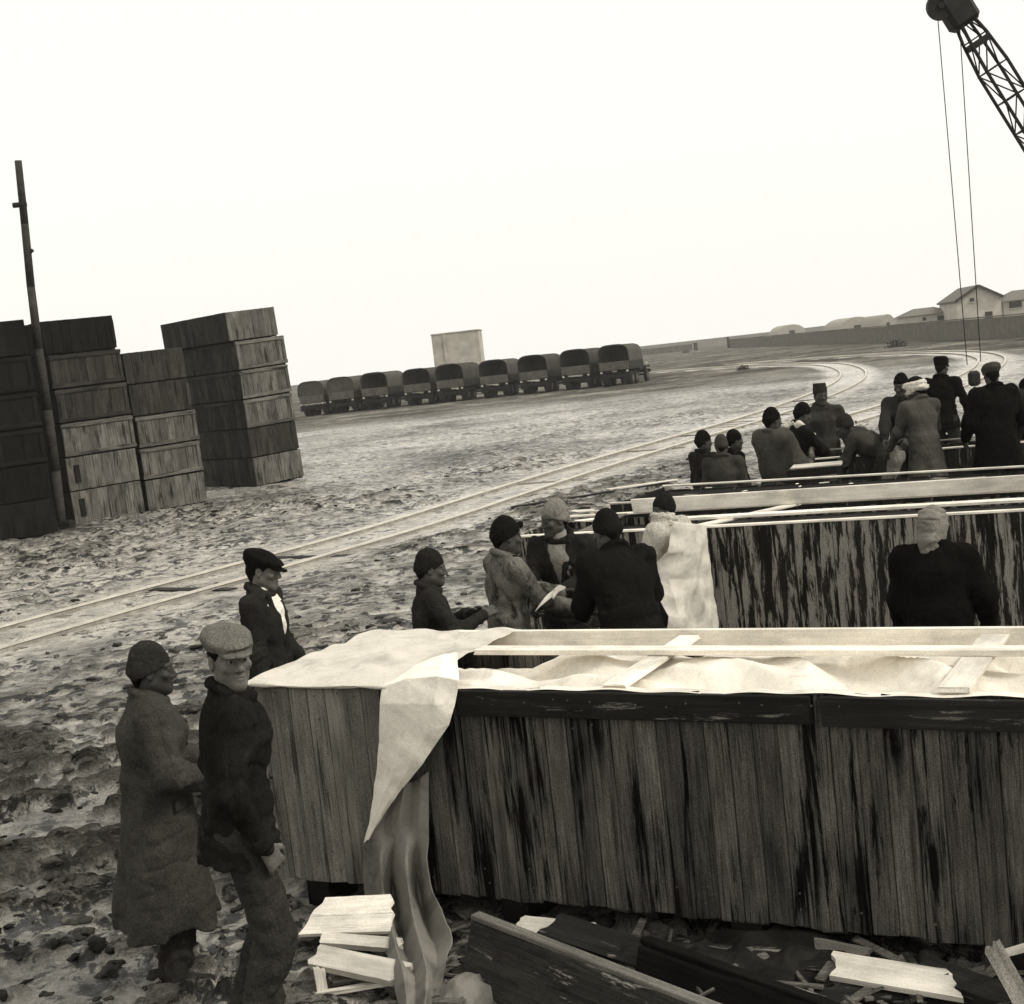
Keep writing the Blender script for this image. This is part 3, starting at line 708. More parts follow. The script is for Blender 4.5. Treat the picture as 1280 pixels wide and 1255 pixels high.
# ================================================================== LARGE OPEN CRATES
class Box:
    """a crate's own frame: u along the long front, v into depth, z up"""
    def __init__(s, left, right, length):
        s.o = Vector((left.x, left.y, 0)); d = right - left; d.z = 0; s.u = d.normalized(); s.v = Vector((-s.u.y, s.u.x, 0)); s.rz = math.atan2(s.u.y, s.u.x); s.L = length
    def w(s, u, v, z): return s.o + s.u * u + s.v * v + Vector((0, 0, z))
    def loc(s, p):
        q = Vector(p) - s.o; return Vector((q.dot(s.u), q.dot(s.v), q.z))
    def px(s, x, y, v=0.0):
        """sight line met with the plane v = const, in crate coordinates"""
        d = Vector(ray(x, y)); c = Vector((0, 0, CAM_H)); q = s.loc(c); dv = d.dot(s.v)
        t = (v - q.y) / dv; return s.loc(c + d * t)
    def pz(s, x, y, z): return s.loc(gz(x, y, z))
def crate_shell(B, label, D, z0, z1, bw, mf, me_, group, split=None, back_h=0.0, cut=0.0):
    root = empty('open_crate', B.o, B.rz, label, 'crate', group)
    L = B.L; n = int(L / bw); w = L / n; hh = z1 - z0; rr = random.Random(len(label))
    for i in range(n):
        m = mf if split is None or (i + 0.5) * w > split else M['w_bare']
        dz = rr.uniform(-0.006, 0.004)
        board('front_board', root, ((i + 0.5) * w, 0.014 + rr.uniform(-0.002, 0.004), z0 + hh / 2 + dz), (0, 0, 1), (1, 0, 0), hh, w - rr.uniform(0.0015, 0.004), 0.026, m, var=rr.randint(0, 5), jit=0.006)
        board('back_board', root, ((i + 0.5) * w, D - 0.014, z0 + hh / 2 - 0.02), (0, 0, 1), (1, 0, 0), hh - 0.04, w - 0.006, 0.026, mf, var=rr.randint(0, 3), jit=0.006)
    n2 = int(D / bw); w2 = (D - 0.06) / n2
    for i in range(n2):
        for u in (0.014, L - 0.014):
            board('end_board', root, (u, 0.03 + (i + 0.5) * w2, z0 + hh / 2), (0, 0, 1), (0, 1, 0), hh, w2 - 0.006, 0.026, me_, var=rr.randint(0, 3), jit=0.006)
    m = max(4, int(D / 0.2)); w3 = (D - 0.08) / m
    for i in range(m):
        board('floor_board', root, (L / 2, 0.04 + (i + 0.5) * w3, z0 + 0.02), (1, 0, 0), (0, 1, 0), L - 0.08, w3 - 0.006, 0.03, M['w_dark'])
    for u in np.linspace(0.25, L - 0.25, 5):
        board('skid', root, (u, D / 2, z0 / 2 + 0.003), (0, 1, 0), (1, 0, 0), D - 0.02, 0.14, z0 - 0.008, M['w_black'])
    return root

# ---- the nearest crate
C1 = Box(Vector((-1.465, 7.10, 0)), Vector((1.88, 5.30, 0)), 5.2); D1 = 1.17; Z1 = 1.20
c1 = crate_shell(C1, 'largest nearest crate of dark streaked boards, its lid open over white paper', D1, 0.16, Z1, 0.112, M['w_front'], M['w_bare'], 'open crates in a row', split=0.80)
uc = C1.px(575, 880).x
board('top_cleat', c1, (uc + 0.86, -0.016, Z1 - 0.056), (1, 0, 0), (0, 0, 1), 1.74, 0.125, 0.03, M['w_dark'], 1)
board('top_cleat', c1, (uc + 3.15, -0.018, Z1 - 0.060), (1, 0, 0), (0, 0, 1), 2.75, 0.13, 0.03, M['w_dark'], 2)
board('back_rail', c1, (0.62 + 2.29, D1 - 0.03, Z1 - 0.015), (1, 0, 0), (0, 0, 1), 4.58, 0.105, 0.035, M['w_new'], 1)
board('center_plank', c1, (C1.pz(577, 826, 1.24).x + 2.1, 0.60, Z1 + 0.052), (1, 0, 0), (0, 1, 0), 4.2, 0.095, 0.030, M['w_new'], 2)
bm = bmesh.new(); rn = random.Random(3)
for i in range(46):
    for z in (0.24, 0.31, Z1 - 0.16, Z1 - 0.04):
        nx, nzz = (i + 0.5) * 5.2 / 46 + rn.uniform(-0.03, 0.03), z + rn.uniform(-0.015, 0.015); yy = 0.0 if z < Z1 - 0.1 or i < 9 else -0.031
        if rn.random() < 0.6: add_tube(bm, (nx, yy + 0.004, nzz), (nx, yy - 0.003, nzz), 0.0045, 0.0045, 6)
tag(link('nail_heads', bm_mesh(bm, 'nail_heads'), M['rim'], c1), kind='stuff')
def batten(p0, p1, w, dz=0.0):
    a = C1.pz(*p0, Z1 + 0.01); b = C1.pz(*p1, Z1 + 0.01); a.z = b.z = Z1 + 0.012 + dz
    board('cross_batten', c1, (a + b) / 2, b - a, (0, 1, 0) if abs((b - a).normalized().y) < .7 else (1, 0, 0), (b - a).length, w, 0.022, M['w_new'], 3)
batten((768, 862), (862, 800), 0.115, 0.012); batten((1192, 868), (1244, 799), 0.13, 0.014)

def sheet(name, V, nu, nv, mat, parent=None, thick=0.004, wave=0.0, seed=0.0, lin=(False, False)):
    """bicubic (Catmull-Rom) sheet through a grid of control points"""
    G = np.array(V, dtype=float)
    def cr(G, n, ln=False):
        m = G.shape[0]
        if ln:
            tt = np.linspace(0, m - 1 - 1e-6, n); i = tt.astype(int); f = (tt - i)[:, None, None]; f = f * 0.7 + 0.3 * f * f * (3 - 2 * f); return G[i] * (1 - f) + G[i + 1] * f
        Gp = np.concatenate([2 * G[:1] - G[1:2], G, 2 * G[-1:] - G[-2:-1]])
        out = []
        for t in np.linspace(0, m - 1 - 1e-6, n):
            i = int(t); f = t - i; p0, p1, p2, p3 = Gp[i], Gp[i + 1], Gp[i + 2], Gp[i + 3]
            out.append(0.5 * (2 * p1 + (p2 - p0) * f + (2 * p0 - 5 * p1 + 4 * p2 - p3) * f * f + (3 * p1 - p0 - 3 * p2 + p3) * f ** 3))
        return np.array(out)
    G = cr(G, nu, lin[0]); G = cr(G.transpose(1, 0, 2), nv, lin[1]).transpose(1, 0, 2)
    if wave:
        du = np.gradient(G, axis=0); dv = np.gradient(G, axis=1); nr = np.cross(du, dv); nr /= np.linalg.norm(nr, axis=2, keepdims=True) + 1e-9
        q = fbm(G * np.array([9, 9, 5.]) + seed, 3) - 0.5; q2 = 1 - np.abs(2 * vnoise(G * np.array([14, 14, 8.]) + seed + 5) - 1)
        rg = np.random.default_rng(int(seed * 10) + 3); cz = 0
        for _ in range(9):   # straight creases
            dr = rg.normal(size=3); dr /= np.linalg.norm(dr); ph = (G @ dr) * rg.uniform(2.5, 7.0) + rg.random() * 5 + 0.25 * (q - 0.5)
            cz = cz + np.abs(2 * (ph - np.floor(ph)) - 1) - 0.5
        G = G + nr * (q * wave * 0.5 + cz * wave * 0.28)[..., None]
    i, j = np.meshgrid(np.arange(nu - 1), np.arange(nv - 1), indexing='ij')
    Fq = np.stack([i * nv + j, i * nv + j + 1, (i + 1) * nv + j + 1, (i + 1) * nv + j], -1).reshape(-1, 4)
    o = link(name, mesh_np(name, G.reshape(-1, 3), Fq), mat, parent)
    md = o.modifiers.new('thickness', 'SOLIDIFY'); md.thickness = thick; md.offset = 0
    return o
def F1(x, y, v=-0.03):
    p = C1.px(x, y, v); return (p.x, v, p.z)
# paper over the left end of the lid
lid = empty('lid_paper', C1.o, C1.rz, 'pale waterproof paper covering the left end of the nearest crate', 'paper sheet', 'waterproof paper on the nearest crate')
rows = []
for a, u in enumerate(np.linspace(-0.05, 0.98, 7)):
    rows.append([(u + (0.0 if k else 0), v, Z1 + 0.028 + dz + 0.005 * math.sin(a * 1.7 + k)) for k, (v, dz) in enumerate(((-0.028, -0.020), (-0.006, -0.006), (0.3, 0.0), (0.6, 0.004), (0.9, 0.0), (D1 + 0.02, 0.0), (D1 + 0.05, -0.05)))])
sheet('sheet', rows, 110, 110, M['paper_lid'], lid, 0.004, 0.018, 3.0)
# crumpled lining inside
lin = empty('lining_paper', C1.o, C1.rz, 'crumpled white lining paper billowing inside the nearest open crate', 'paper sheet', 'waterproof paper on the nearest crate')
nu, nv = 260, 70
uu, vv = np.meshgrid(np.linspace(0.80, 5.15, nu), np.linspace(-0.012, D1 - 0.05, nv), indexing='ij')
P3 = np.stack([uu * 1.7, vv * 3.2 + uu * 0.8, uu * 0], -1)
fold = 1 - np.abs(2 * fbm(P3 * 1.1 + 2.0, 2) - 1) * 1.5
zz = Z1 - 0.15 + 0.17 * fold * np.sin(np.clip((vv - 0.03) / (D1 - 0.08), 0, 1) * PI) ** 0.5 + 0.05 * (fbm(P3 * 3, 3) - 0.5)
edge = np.minimum(vv - 0.03, 0.25) / 0.25
zz = np.minimum(zz, Z1 - 0.008 + 0.04 * edge); zz = np.where(vv < 0.07, Z1 + 0.012 + 0.004 * np.sin(uu * 19) + 0.004 * np.sin(uu * 7), zz)
zz -= np.where(vv > D1 - 0.28, (vv - (D1 - 0.28)) * 0.5, 0)
i, j = np.meshgrid(np.arange(nu - 1), np.arange(nv - 1), indexing='ij')
Fq = np.stack([i * nv + j, i * nv + j + 1, (i + 1) * nv + j + 1, (i + 1) * nv + j], -1).reshape(-1, 4)[:, ::-1]
link('sheet', mesh_np('sheet', np.stack([uu, vv, zz], -1).reshape(-1, 3), Fq), M['paper_in'], lin)
# tarpaulin hanging over the front edge
tp = empty('hanging_tarpaulin', C1.o, C1.rz, 'long tarpaulin hanging over the front of the nearest crate, its white flap folded back', 'tarpaulin')
def lidp(x, y, z): p = C1.pz(x, y, z); return (p.x, p.y, z)
flap = [[lidp(520, 832, 1.27), lidp(538, 824, 1.29), lidp(556, 818, 1.30), lidp(571, 817, 1.27)],
        [F1(478, 858, -0.03), F1(512, 848, -0.04), F1(548, 845, -0.05), F1(574, 850, -0.03)],
        [F1(475, 880, -0.06), F1(508, 880, -0.09), F1(543, 880, -0.09), F1(569, 880, -0.05)],
        [F1(475, 925, -0.06), F1(505, 922, -0.10), F1(535, 915, -0.10), F1(562, 905, -0.07)],
        [F1(468, 985, -0.06), F1(488, 975, -0.11), F1(508, 965, -0.11), F1(530, 952, -0.09)],
        [F1(461, 1028, -0.06), F1(469, 1021, -0.09), F1(478, 1015, -0.10), F1(489, 1003, -0.09)],
        [F1(456, 1054, -0.06), F1(458, 1052, -0.07), F1(460, 1050, -0.08), F1(463, 1046, -0.07)]]
sheet('white_flap', flap, 120, 60, M['paper'], tp, 0.004, 0.014, 1.0, (True, True))
low = [[F1(480, 985, -0.05), F1(492, 985, -0.03), F1(505, 980, -0.05), F1(515, 978, -0.03), F1(526, 972, -0.05), F1(536, 965, -0.03)],
       [F1(464, 1030, -0.06), F1(482, 1030, -0.03), F1(498, 1030, -0.06), F1(512, 1030, -0.03), F1(524, 1030, -0.06), F1(536, 1030, -0.04)],
       [F1(455, 1070, -0.05), F1(476, 1075, -0.14), F1(490, 1078, -0.03), F1(508, 1078, -0.15), F1(520, 1078, -0.04), F1(535, 1075, -0.12)],
       [F1(456, 1115, -0.06), F1(480, 1120, -0.18), F1(492, 1122, -0.04), F1(512, 1120, -0.20), F1(524, 1118, -0.05), F1(541, 1112, -0.17)],
       [lidp(468, 1160, .06), lidp(490, 1162, .17), lidp(500, 1166, .05), lidp(520, 1160, .18), lidp(534, 1158, .06), lidp(557, 1150, .17)],
       [lidp(480, 1186, .10), lidp(497, 1190, .17), lidp(508, 1196, .08), lidp(528, 1190, .18), lidp(544, 1184, .08), lidp(566, 1176, .15)],
       [lidp(490, 1214, .12), lidp(505, 1220, .16), lidp(519, 1226, .11), lidp(534, 1222, .16), lidp(546, 1214, .11), lidp(558, 1204, .13)],
       [lidp(500, 1268, .04), lidp(511, 1274, .09), lidp(520, 1278, .05), lidp(529, 1276, .09), lidp(537, 1268, .06), lidp(546, 1256, .08)]]
sheet('hanging_fold', low, 140, 90, M['tarp_low'], tp, 0.005, 0.016, 4.0, (False, True))

# ---- second crate
C2 = Box(Vector((-0.04, 11.95, 0)), Vector((3.80, 10.16, 0)), 5.6); D2 = 1.2; Z2 = 1.20
c2 = crate_shell(C2, 'second crate of peeling striped boards with pale planks along its top', D2, 0.12, Z2, 0.152, M['w_peel'], M['w_peel'], 'open crates in a row')
board('front_rim', c2, (2.8, 0.02, Z2 + 0.012), (1, 0, 0), (0, 1, 0), 5.6, 0.05, 0.02, M['w_new'])  # pale rim: bare cut tops, with wet sheen put into its colour
board('back_rim', c2, (2.8, D2 - 0.02, Z2 + 0.012), (1, 0, 0), (0, 1, 0), 5.6, 0.05, 0.02, M['w_new'])
board('top_plank', c2, (3.2, D2 - 0.1, Z2 + 0.085), (1, 0, 0), (0, 0, 1), 4.9, 0.13, 0.03, M['w_new'], 4)
board('top_plank', c2, (3.4, 0.45, Z2 + 0.03), (1, 0, 0), (0, 1, 0), 4.4, 0.12, 0.025, M['w_new'], 5)
board('cross_batten', c2, (1.95, 0.6, Z2 + 0.008), (0.55, 1, 0), (1, 0, 0), 1.3, 0.11, 0.02, M['w_pale'])
board('cross_batten', c2, (0.62, 0.6, Z2 + 0.006), (0, 1, 0), (1, 0, 0), 1.2, 0.10, 0.02, M['w_bare'])
bm = bmesh.new(); add_box(bm, (2.8, D2 / 2, Z2 - 0.12), (5.5, D2 - 0.08, 0.04)); link('packing_board', bm_mesh(bm, 'packing_board'), M['w_dark'], c2)

# ---- third crate
C3 = Box(Vector((0.98, 13.78, 0)), Vector((4.42, 11.74, 0)), 5.8); D3 = 1.35; Z3 = 1.19
c3 = crate_shell(C3, 'third dark crate farther back with two thin white rims', D3, 0.12, Z3, 0.16, M['w_dark'], M['w_dark'], 'open crates in a row')
board('front_rim', c3, (2.9, 0.02, Z3 + 0.012), (1, 0, 0), (0, 1, 0), 5.8, 0.055, 0.02, M['w_new'])  # white rim also paints in the shine of wet board tops
board('back_rim', c3, (2.9, D3 - 0.02, Z3 + 0.012), (1, 0, 0), (0, 1, 0), 5.8, 0.055, 0.02, M['w_new'])
bm = bmesh.new(); add_box(bm, (2.9, D3 / 2, Z3 - 0.07), (5.7, D3 - 0.08, 0.04)); link('packing_board', bm_mesh(bm, 'packing_board'), M['w_black'], c3)
rr = random.Random(4)
for i in range(26):
    s = rr.uniform(0.03, 0.16)
    board('wood_chip', c3, (rr.uniform(0.1, 5.2), rr.uniform(0.15, D3 - 0.15), Z3 - 0.04 + 0.001 * i), (math.cos(i), math.sin(i), 0), (-math.sin(i), math.cos(i), 0), s, s * rr.uniform(0.3, 0.7), 0.008, M['w_pale'] if i % 3 else M['w_bare'])
board('loose_batten', c3, (2.2, 0.75, Z3 - 0.03), (1, 0.16, 0), (-0.16, 1, 0), 2.6, 0.07, 0.02, M['w_bare'])

# ---- fourth crate among the far workers, being unpacked
C4 = Box(Vector((3.75, 16.75, 0)), Vector((7.5, 15.55, 0)), 4.6); D4 = 1.15; Z4 = 1.12
c4 = crate_shell(C4, 'low dark open crate being unpacked by the far workers at the right', D4, 0.12, Z4, 0.16, M['w_dark'], M['w_dark'], 'open crates in a row')
board('front_rim', c4, (2.3, 0.02, Z4 + 0.012), (1, 0, 0), (0, 1, 0), 4.6, 0.05, 0.02, M['w_pale'])
board('back_rim', c4, (2.3, D4 - 0.02, Z4 + 0.012), (1, 0, 0), (0, 1, 0), 4.6, 0.05, 0.02, M['w_bare'])
bm = bmesh.new(); add_box(bm, (2.3, D4 / 2, Z4 - 0.16), (4.5, D4 - 0.08, 0.04)); link('packing_board', bm_mesh(bm, 'packing_board'), M['w_black'], c4)
def roll(name, p0, p1, r, mat, label, cat, group=None):
    p0 = Vector(p0); root = empty(name, p0, 0, label, cat, group); bm = bmesh.new(); d = Vector(p1) - p0
    n = 10
    for i in range(n):
        add_tube(bm, d * (i / n), d * ((i + 1) / n), r * (1 + 0.12 * math.sin(i * 2.1)), r * (1 + 0.12 * math.sin(i * 2.1 + 2.1)), 12, cap=(i in (0, n - 1)))
    link('rolled_cloth', bm_mesh(bm, 'rolled_cloth', True), mat, root)
    bm = bmesh.new()
    for f in (0.25, 0.75): add_tube(bm, d * (f - 0.02), d * (f + 0.02), r * 1.18, r * 1.18, 12)
    link('tie', bm_mesh(bm, 'tie'), M['w_bare'], root)
roll('canvas_roll', C4.w(2.35, 0.35, Z4 + 0.10), C4.w(3.35, 0.30, Z4 + 0.10), 0.07, M['tarp'], 'pale rolled canvas lying on the crate the far workers unpack', 'canvas roll')
roll('canvas_roll', C4.w(2.5, 0.75, Z4 + 0.09), C4.w(3.6, 0.85, Z4 + 0.09), 0.06, M['canvas'], 'darker rolled canvas behind the pale roll on the unpacked crate', 'canvas roll')
def case(loc, rz, s, mat, label, lid=True):
    root = empty('wooden_case', loc, rz, label, 'case')
    w, d, h = s
    for x, nm in ((-w / 2, 'side'), (w / 2, 'side')): board(nm, root, (x, 0, h / 2), (0, 1, 0), (0, 0, 1), d, h, 0.02, mat)
    for y in (-d / 2, d / 2): board('front' if y < 0 else 'back', root, (0, y, h / 2), (1, 0, 0), (0, 0, 1), w - 0.02, h, 0.02, mat)
    board('base', root, (0, 0, 0.012), (1, 0, 0), (0, 1, 0), w - 0.02, d - 0.02, 0.018, mat)
    if lid: board('lid', root, (0.03, 0.02, h + 0.013), (1, 0.05, 0), (-0.05, 1, 0), w, d * 0.9, 0.02, M['w_new'])
p = at(1018, 590, 15.3)
case((p.x, 15.3, 0), -0.35, (0.55, 0.4, p.z + 0.06), M['w_dark'], 'dark wooden case with pale lid under the hands of the far workers')
# low platform the workers at the right stand on
def platform(label, u0, u1, v0, v1, h):
    root = empty('plank_platform', C3.w(u0, v0, 0), C3.rz, label, 'platform')
    n = int((v1 - v0) / 0.2)
    for i in range(n): board('plank', root, ((u1 - u0) / 2, (i + 0.5) * (v1 - v0) / n, h - 0.02), (1, 0, 0), (0, 1, 0), u1 - u0, (v1 - v0) / n - 0.01, 0.04, M['w_dark'], i % 3)
    for u in (0.2, (u1 - u0) / 2, u1 - u0 - 0.2): board('bearer', root, (u, (v1 - v0) / 2, (h - 0.04) / 2), (0, 1, 0), (1, 0, 0), v1 - v0, 0.12, h - 0.046, M['w_black'])
platform('low plank platform behind the third crate under the far workers', 1.9, 5.3, D3 + 0.12, D3 + 1.6, 0.34)
PLAT_Z = 0.34

# ---- tarpaulin sheet held up against the second crate
def F2(x, y, v):
    p = C2.px(x, y, v); return (p.x, v, p.z)
ts = empty('held_tarpaulin', C2.o, C2.rz, 'pale creased tarpaulin hanging against the front of the second crate', 'tarpaulin')
G = [[F2(842, 652, -0.72), F2(856, 654, -0.62), F2(870, 655, -0.45), F2(882, 656, -0.08)],
     [F2(834, 690, -0.78), F2(852, 690, -0.68), F2(870, 690, -0.48), F2(886, 690, -0.09)],
     [F2(804, 722, -0.84), F2(836, 724, -0.76), F2(866, 724, -0.50), F2(890, 722, -0.10)],
     [F2(820, 742, -0.84), F2(842, 745, -0.77), F2(868, 745, -0.50), F2(893, 745, -0.10)],
     [F2(836, 770, -0.84), F2(850, 772, -0.76), F2(872, 775, -0.50), F2(898, 775, -0.10)],
     [F2(828, 815, -0.84), F2(850, 820, -0.76), F2(874, 822, -0.50), F2(904, 825, -0.10)]]
sheet('sheet', G, 100, 70, M['tarp'], ts, 0.005, 0.02, 9.0, (True, True))

# ================================================================== DEBRIS IN FRONT OF THE CRATE
def broken_mesh(L, w, t, mat, seed):
    rr = random.Random(seed * 7 + int(L * 1000)); n = 7; out = []
    a0, a1 = rr.uniform(-0.25, 0.25) * w, rr.uniform(-0.25, 0.25) * w
    for i in range(n): f = i / (n - 1) - 0.5; out.append((-L / 2 + a0 * f * 2 + rr.choice((0, 0, -0.012, -0.02)) * min(1, w * 8) + rr.uniform(-.004, .004), f * w))
    for i in range(1, 6): out.append((-L / 2 + L * i / 6, w / 2 + rr.uniform(-0.002, 0.001)))
    for i in range(n): f = 0.5 - i / (n - 1); out.append((L / 2 + a1 * f * 2 + rr.choice((0, 0, 0.012, 0.02)) * min(1, w * 8) + rr.uniform(-.004, .004), f * w))
    for i in range(1, 6): out.append((L / 2 - L * i / 6, -w / 2 + rr.uniform(-0.001, 0.002)))
    bm = bmesh.new(); bow = rr.uniform(-0.004, 0.004)
    z = lambda x, y: bow * ((x / L) ** 2) * 4 + rr.uniform(-0.001, 0.001)
    a = [bm.verts.new((x, y, z(x, y) - t / 2)) for x, y in out]; b = [bm.verts.new((v.co.x, v.co.y, v.co.z + t)) for v in a]
    k = len(out); bm.faces.new(a[::-1]); bm.faces.new(b)
    for i in range(k): bm.faces.new((a[i], a[(i + 1) % k], b[(i + 1) % k], b[i]))
    me = bm_mesh(bm, 'broken_board'); me.materials.append(mat); return me
def plank_px(label, a, b, za, zb, w, t, mat, name='loose_board', roll_=0.0, cat='board', group='scrap boards under the nearest crate', var=0):
    p = gz(*a, za); q = gz(*b, zb); c = (p + q) / 2
    L = (q - p).length; x = (q - p).normalized(); y = Vector((0, 0, 1)).cross(x).normalized()
    y = Matrix.Rotation(roll_, 3, x) @ y
    mw = frame_mat(c, x, y); me = broken_mesh(L, w, t, mat, var)
    o = bpy.data.objects.new(name, me); COL.objects.link(o); o.matrix_world = mw
    return tag(o, label, cat, group)
plank_px('broad white splintered board below the left corner of the nearest crate', (392, 1146), (488, 1142), 0.17, 0.20, 0.22, 0.02, M['w_pale'], roll_=R_(28), var=7)
plank_px('narrow white strip of wood under the broad splintered board', (402, 1174), (500, 1182), 0.13, 0.12, 0.07, 0.03, M['w_pale'], roll_=R_(20), var=3)
plank_px('thick pale board end lying beside the hanging tarpaulin', (396, 1196), (500, 1218), 0.14, 0.11, 0.12, 0.035, M['w_pale'], roll_=R_(20), var=4)
plank_px('lowest pale strip of wood on the mud left of the tarpaulin', (396, 1243), (500, 1226), 0.03, 0.07, 0.03, 0.02, M['w_pale'], var=5)
plank_px('short upright pale block under the thick board end', (399, 1212), (403, 1240), 0.13, 0.03, 0.05, 0.04, M['w_pale'], var=6)
plank_px('grey board lying in the shade behind the pale strips', (418, 1222), (520, 1208), 0.05, 0.09, 0.12, 0.02, M['w_bare'], var=2)
plank_px('white board end sticking out below the middle of the nearest crate', (648, 1156), (738, 1166), 0.11, 0.13, 0.10, 0.022, M['w_pale'], roll_=R_(25), var=8)
plank_px('small pale block beside the white board end under the crate', (738, 1178), (754, 1182), 0.12, 0.12, 0.06, 0.05, M['w_pale'], var=9)
plank_px('thin pale lath slanting right from the small block', (758, 1176), (850, 1214), 0.10, 0.05, 0.02, 0.012, M['w_pale'], var=9)
plank_px('wide pale stained board lying below the right half of the nearest crate', (1045, 1208), (1190, 1232), 0.15, 0.13, 0.15, 0.025, M['w_pale'], roll_=R_(14), var=11)
plank_px('pale plank end pointing up at the bottom right edge', (1241, 1184), (1300, 1290), 0.30, 0.08, 0.075, 0.03, M['w_bare'], roll_=R_(30), var=12)
plank_px('thin white lath reaching in from the bottom right edge', (1245, 1195), (1330, 1170), 0.27, 0.30, 0.03, 0.02, M['w_pale'], var=13)
# heavy dark beam slanting towards the camera
def tarred_panel(label, pts, h, th, mat, name):
    a, b = pts; d = b - a; L = d.length; root = empty(name, a, math.atan2(d.y, d.x), label, 'beam', 'dark scrap under the nearest crate')
    nx, nz = 80, 14; V = []; Fc = []
    x = np.linspace(0, L, nx); z = np.linspace(0, 1, nz); X, Z = np.meshgrid(x, z, indexing='ij')
    zz = Z * (h + 0.03 * (fbm(np.stack([X * 3, X * 0, X * 0 + 4], -1), 2) - 0.5)) + (b.z - a.z) * X / L
    off = 0.05 * (fbm(np.stack([X * 4, zz * 6, X * 0], -1), 3) - 0.5) - 0.30 * (1 - Z) * h
    G = np.stack([X, off, zz], -1)
    bk = G.copy(); bk[..., 1] += th
    i, j = np.meshgrid(np.arange(nx - 1), np.arange(nz - 1), indexing='ij'); q = np.stack([i * nz + j, (i + 1) * nz + j, (i + 1) * nz + j + 1, i * nz + j + 1], -1).reshape(-1, 4)
    n = nx * nz
    i = np.arange(nx - 1); top = np.stack([i * nz + nz - 1, (i + 1) * nz + nz - 1, n + (i + 1) * nz + nz - 1, n + i * nz + nz - 1], -1)
    j = np.arange(nz - 1); e1_ = np.stack([j, j + 1, n + j + 1, n + j], -1); e2 = np.stack([(nx - 1) * nz + j, n + (nx - 1) * nz + j, n + (nx - 1) * nz + j + 1, (nx - 1) * nz + j + 1], -1)
    me = mesh_np('face', np.vstack([G.reshape(-1, 3), bk.reshape(-1, 3)]), np.vstack([q, q[:, ::-1] + n, top, e1_, e2]), False)
    link('face', me, mat, root)
    board('top_edge', root, (L / 2, 0.03, h + (b.z - a.z) / 2 + 0.01), (L, 0, b.z - a.z), (0, 1, 0), L, 0.05, 0.025, M['w_bare'] if h > 0.3 else M['w_black'])  # first panel's pale edge paints in the light on its top
    return root
pa = gz(588, 1150, 0.36); pb = gz(905, 1268, 0.40)
tarred_panel('heavy dark panel on edge slanting to the bottom of the picture', (Vector((pa.x, pa.y, 0.0)), Vector((pb.x, pb.y, 0.02))), 0.36, 0.05, M['w_panel'], 'dark_panel')
pa = gz(800, 1180, 0.22); pb = gz(1040, 1255, 0.26)
tarred_panel('second lower black panel lying right of the slanting one', (Vector((pa.x, pa.y, 0.0)), Vector((pb.x, pb.y, 0.0))), 0.22, 0.05, M['w_black'], 'dark_panel')
def heap(label, cx, cy, rx, ry, h, mat, seed, name='tar_paper_heap'):
    p = gz(cx, cy); n = 70
    x, y = np.meshgrid(np.linspace(-1, 1, n), np.linspace(-1, 1, n), indexing='ij')
    rr_ = np.hypot(x, y); q = np.stack([x * rx * 3 + seed, y * ry * 3, x * 0], -1)
    z = h * np.clip(1 - rr_ ** 2, -0.3, 1) * (0.5 + 0.9 * fbm(q, 3)) + 0.10 * (1 - np.abs(2 * fbm(q * 2.2, 3) - 1) - 0.6)
    z = np.where(rr_ > 0.97, -0.08, z)
    i, j = np.meshgrid(np.arange(n - 1), np.arange(n - 1), indexing='ij'); Fq = np.stack([i * n + j, (i + 1) * n + j, (i + 1) * n + j + 1, i * n + j + 1], -1).reshape(-1, 4)
    o = link(name, mesh_np(name, np.stack([x * rx, y * ry, z], -1).reshape(-1, 3), Fq), mat); o.location = (p.x, p.y, 0)
    tag(o, label, 'tar paper', 'dark scrap under the nearest crate')
heap('crumpled black tar paper heaped between the dark panels and the crate', 930, 1225, 0.62, 0.40, 0.15, M['tar'], 2.0)
heap('black tar paper spread under the right end of the nearest crate', 1200, 1275, 0.7, 0.35, 0.06, M['tar'], 9.0)
heap('pale crumpled sacking on the mud at the foot of the tarpaulin', 590, 1268, 0.22, 0.2, 0.12, M['tarp_low'], 5.0, 'sacking')
def scraps():
    rr = random.Random(8); bm = bmesh.new()
    for i in range(230):
        px = rr.uniform(560, 1290); py = rr.uniform(1150, 1265); p = gz(px, py, 0.03 + 0.10 * rr.random())
        if C1.loc(p).y > -0.05: continue
        L = rr.uniform(0.05, 0.3); w = rr.uniform(0.008, 0.05)
        mm = Matrix.Translation(p) @ Euler((rr.uniform(-0.4, 0.4), rr.uniform(-0.35, 0.35), rr.uniform(0, PI))).to_matrix().to_4x4()
        add_box(bm, (0, 0, 0), (L, w, rr.uniform(0.004, 0.015)), mm)
    o = link('wood_splinters', bm_mesh(bm, 'wood_splinters'), M['w_splint']); tag(o, 'splinters and scraps of wood strewn in front of the nearest crate', 'wood scraps', kind='stuff')
scraps()
dk = 'dark scrap under the nearest crate'
plank_px('long black wet plank slanting down right of the dark panel', (690, 1158), (1010, 1262), 0.16, 0.10, 0.16, 0.03, M['w_dark'], roll_=R_(15), var=21, group=dk)
plank_px('black plank lying under the middle of the nearest crate', (780, 1190), (1060, 1205), 0.14, 0.10, 0.12, 0.03, M['w_dark'], roll_=R_(20), var=22, group=dk)
plank_px('dark plank end crossing below the wide pale stained board', (985, 1252), (1160, 1238), 0.10, 0.08, 0.11, 0.03, M['w_dark'], roll_=R_(10), var=23, group=dk)
plank_px('dark beam lying along the bottom right corner', (1150, 1212), (1290, 1262), 0.12, 0.10, 0.13, 0.06, M['w_dark'], roll_=R_(8), var=24, group=dk)
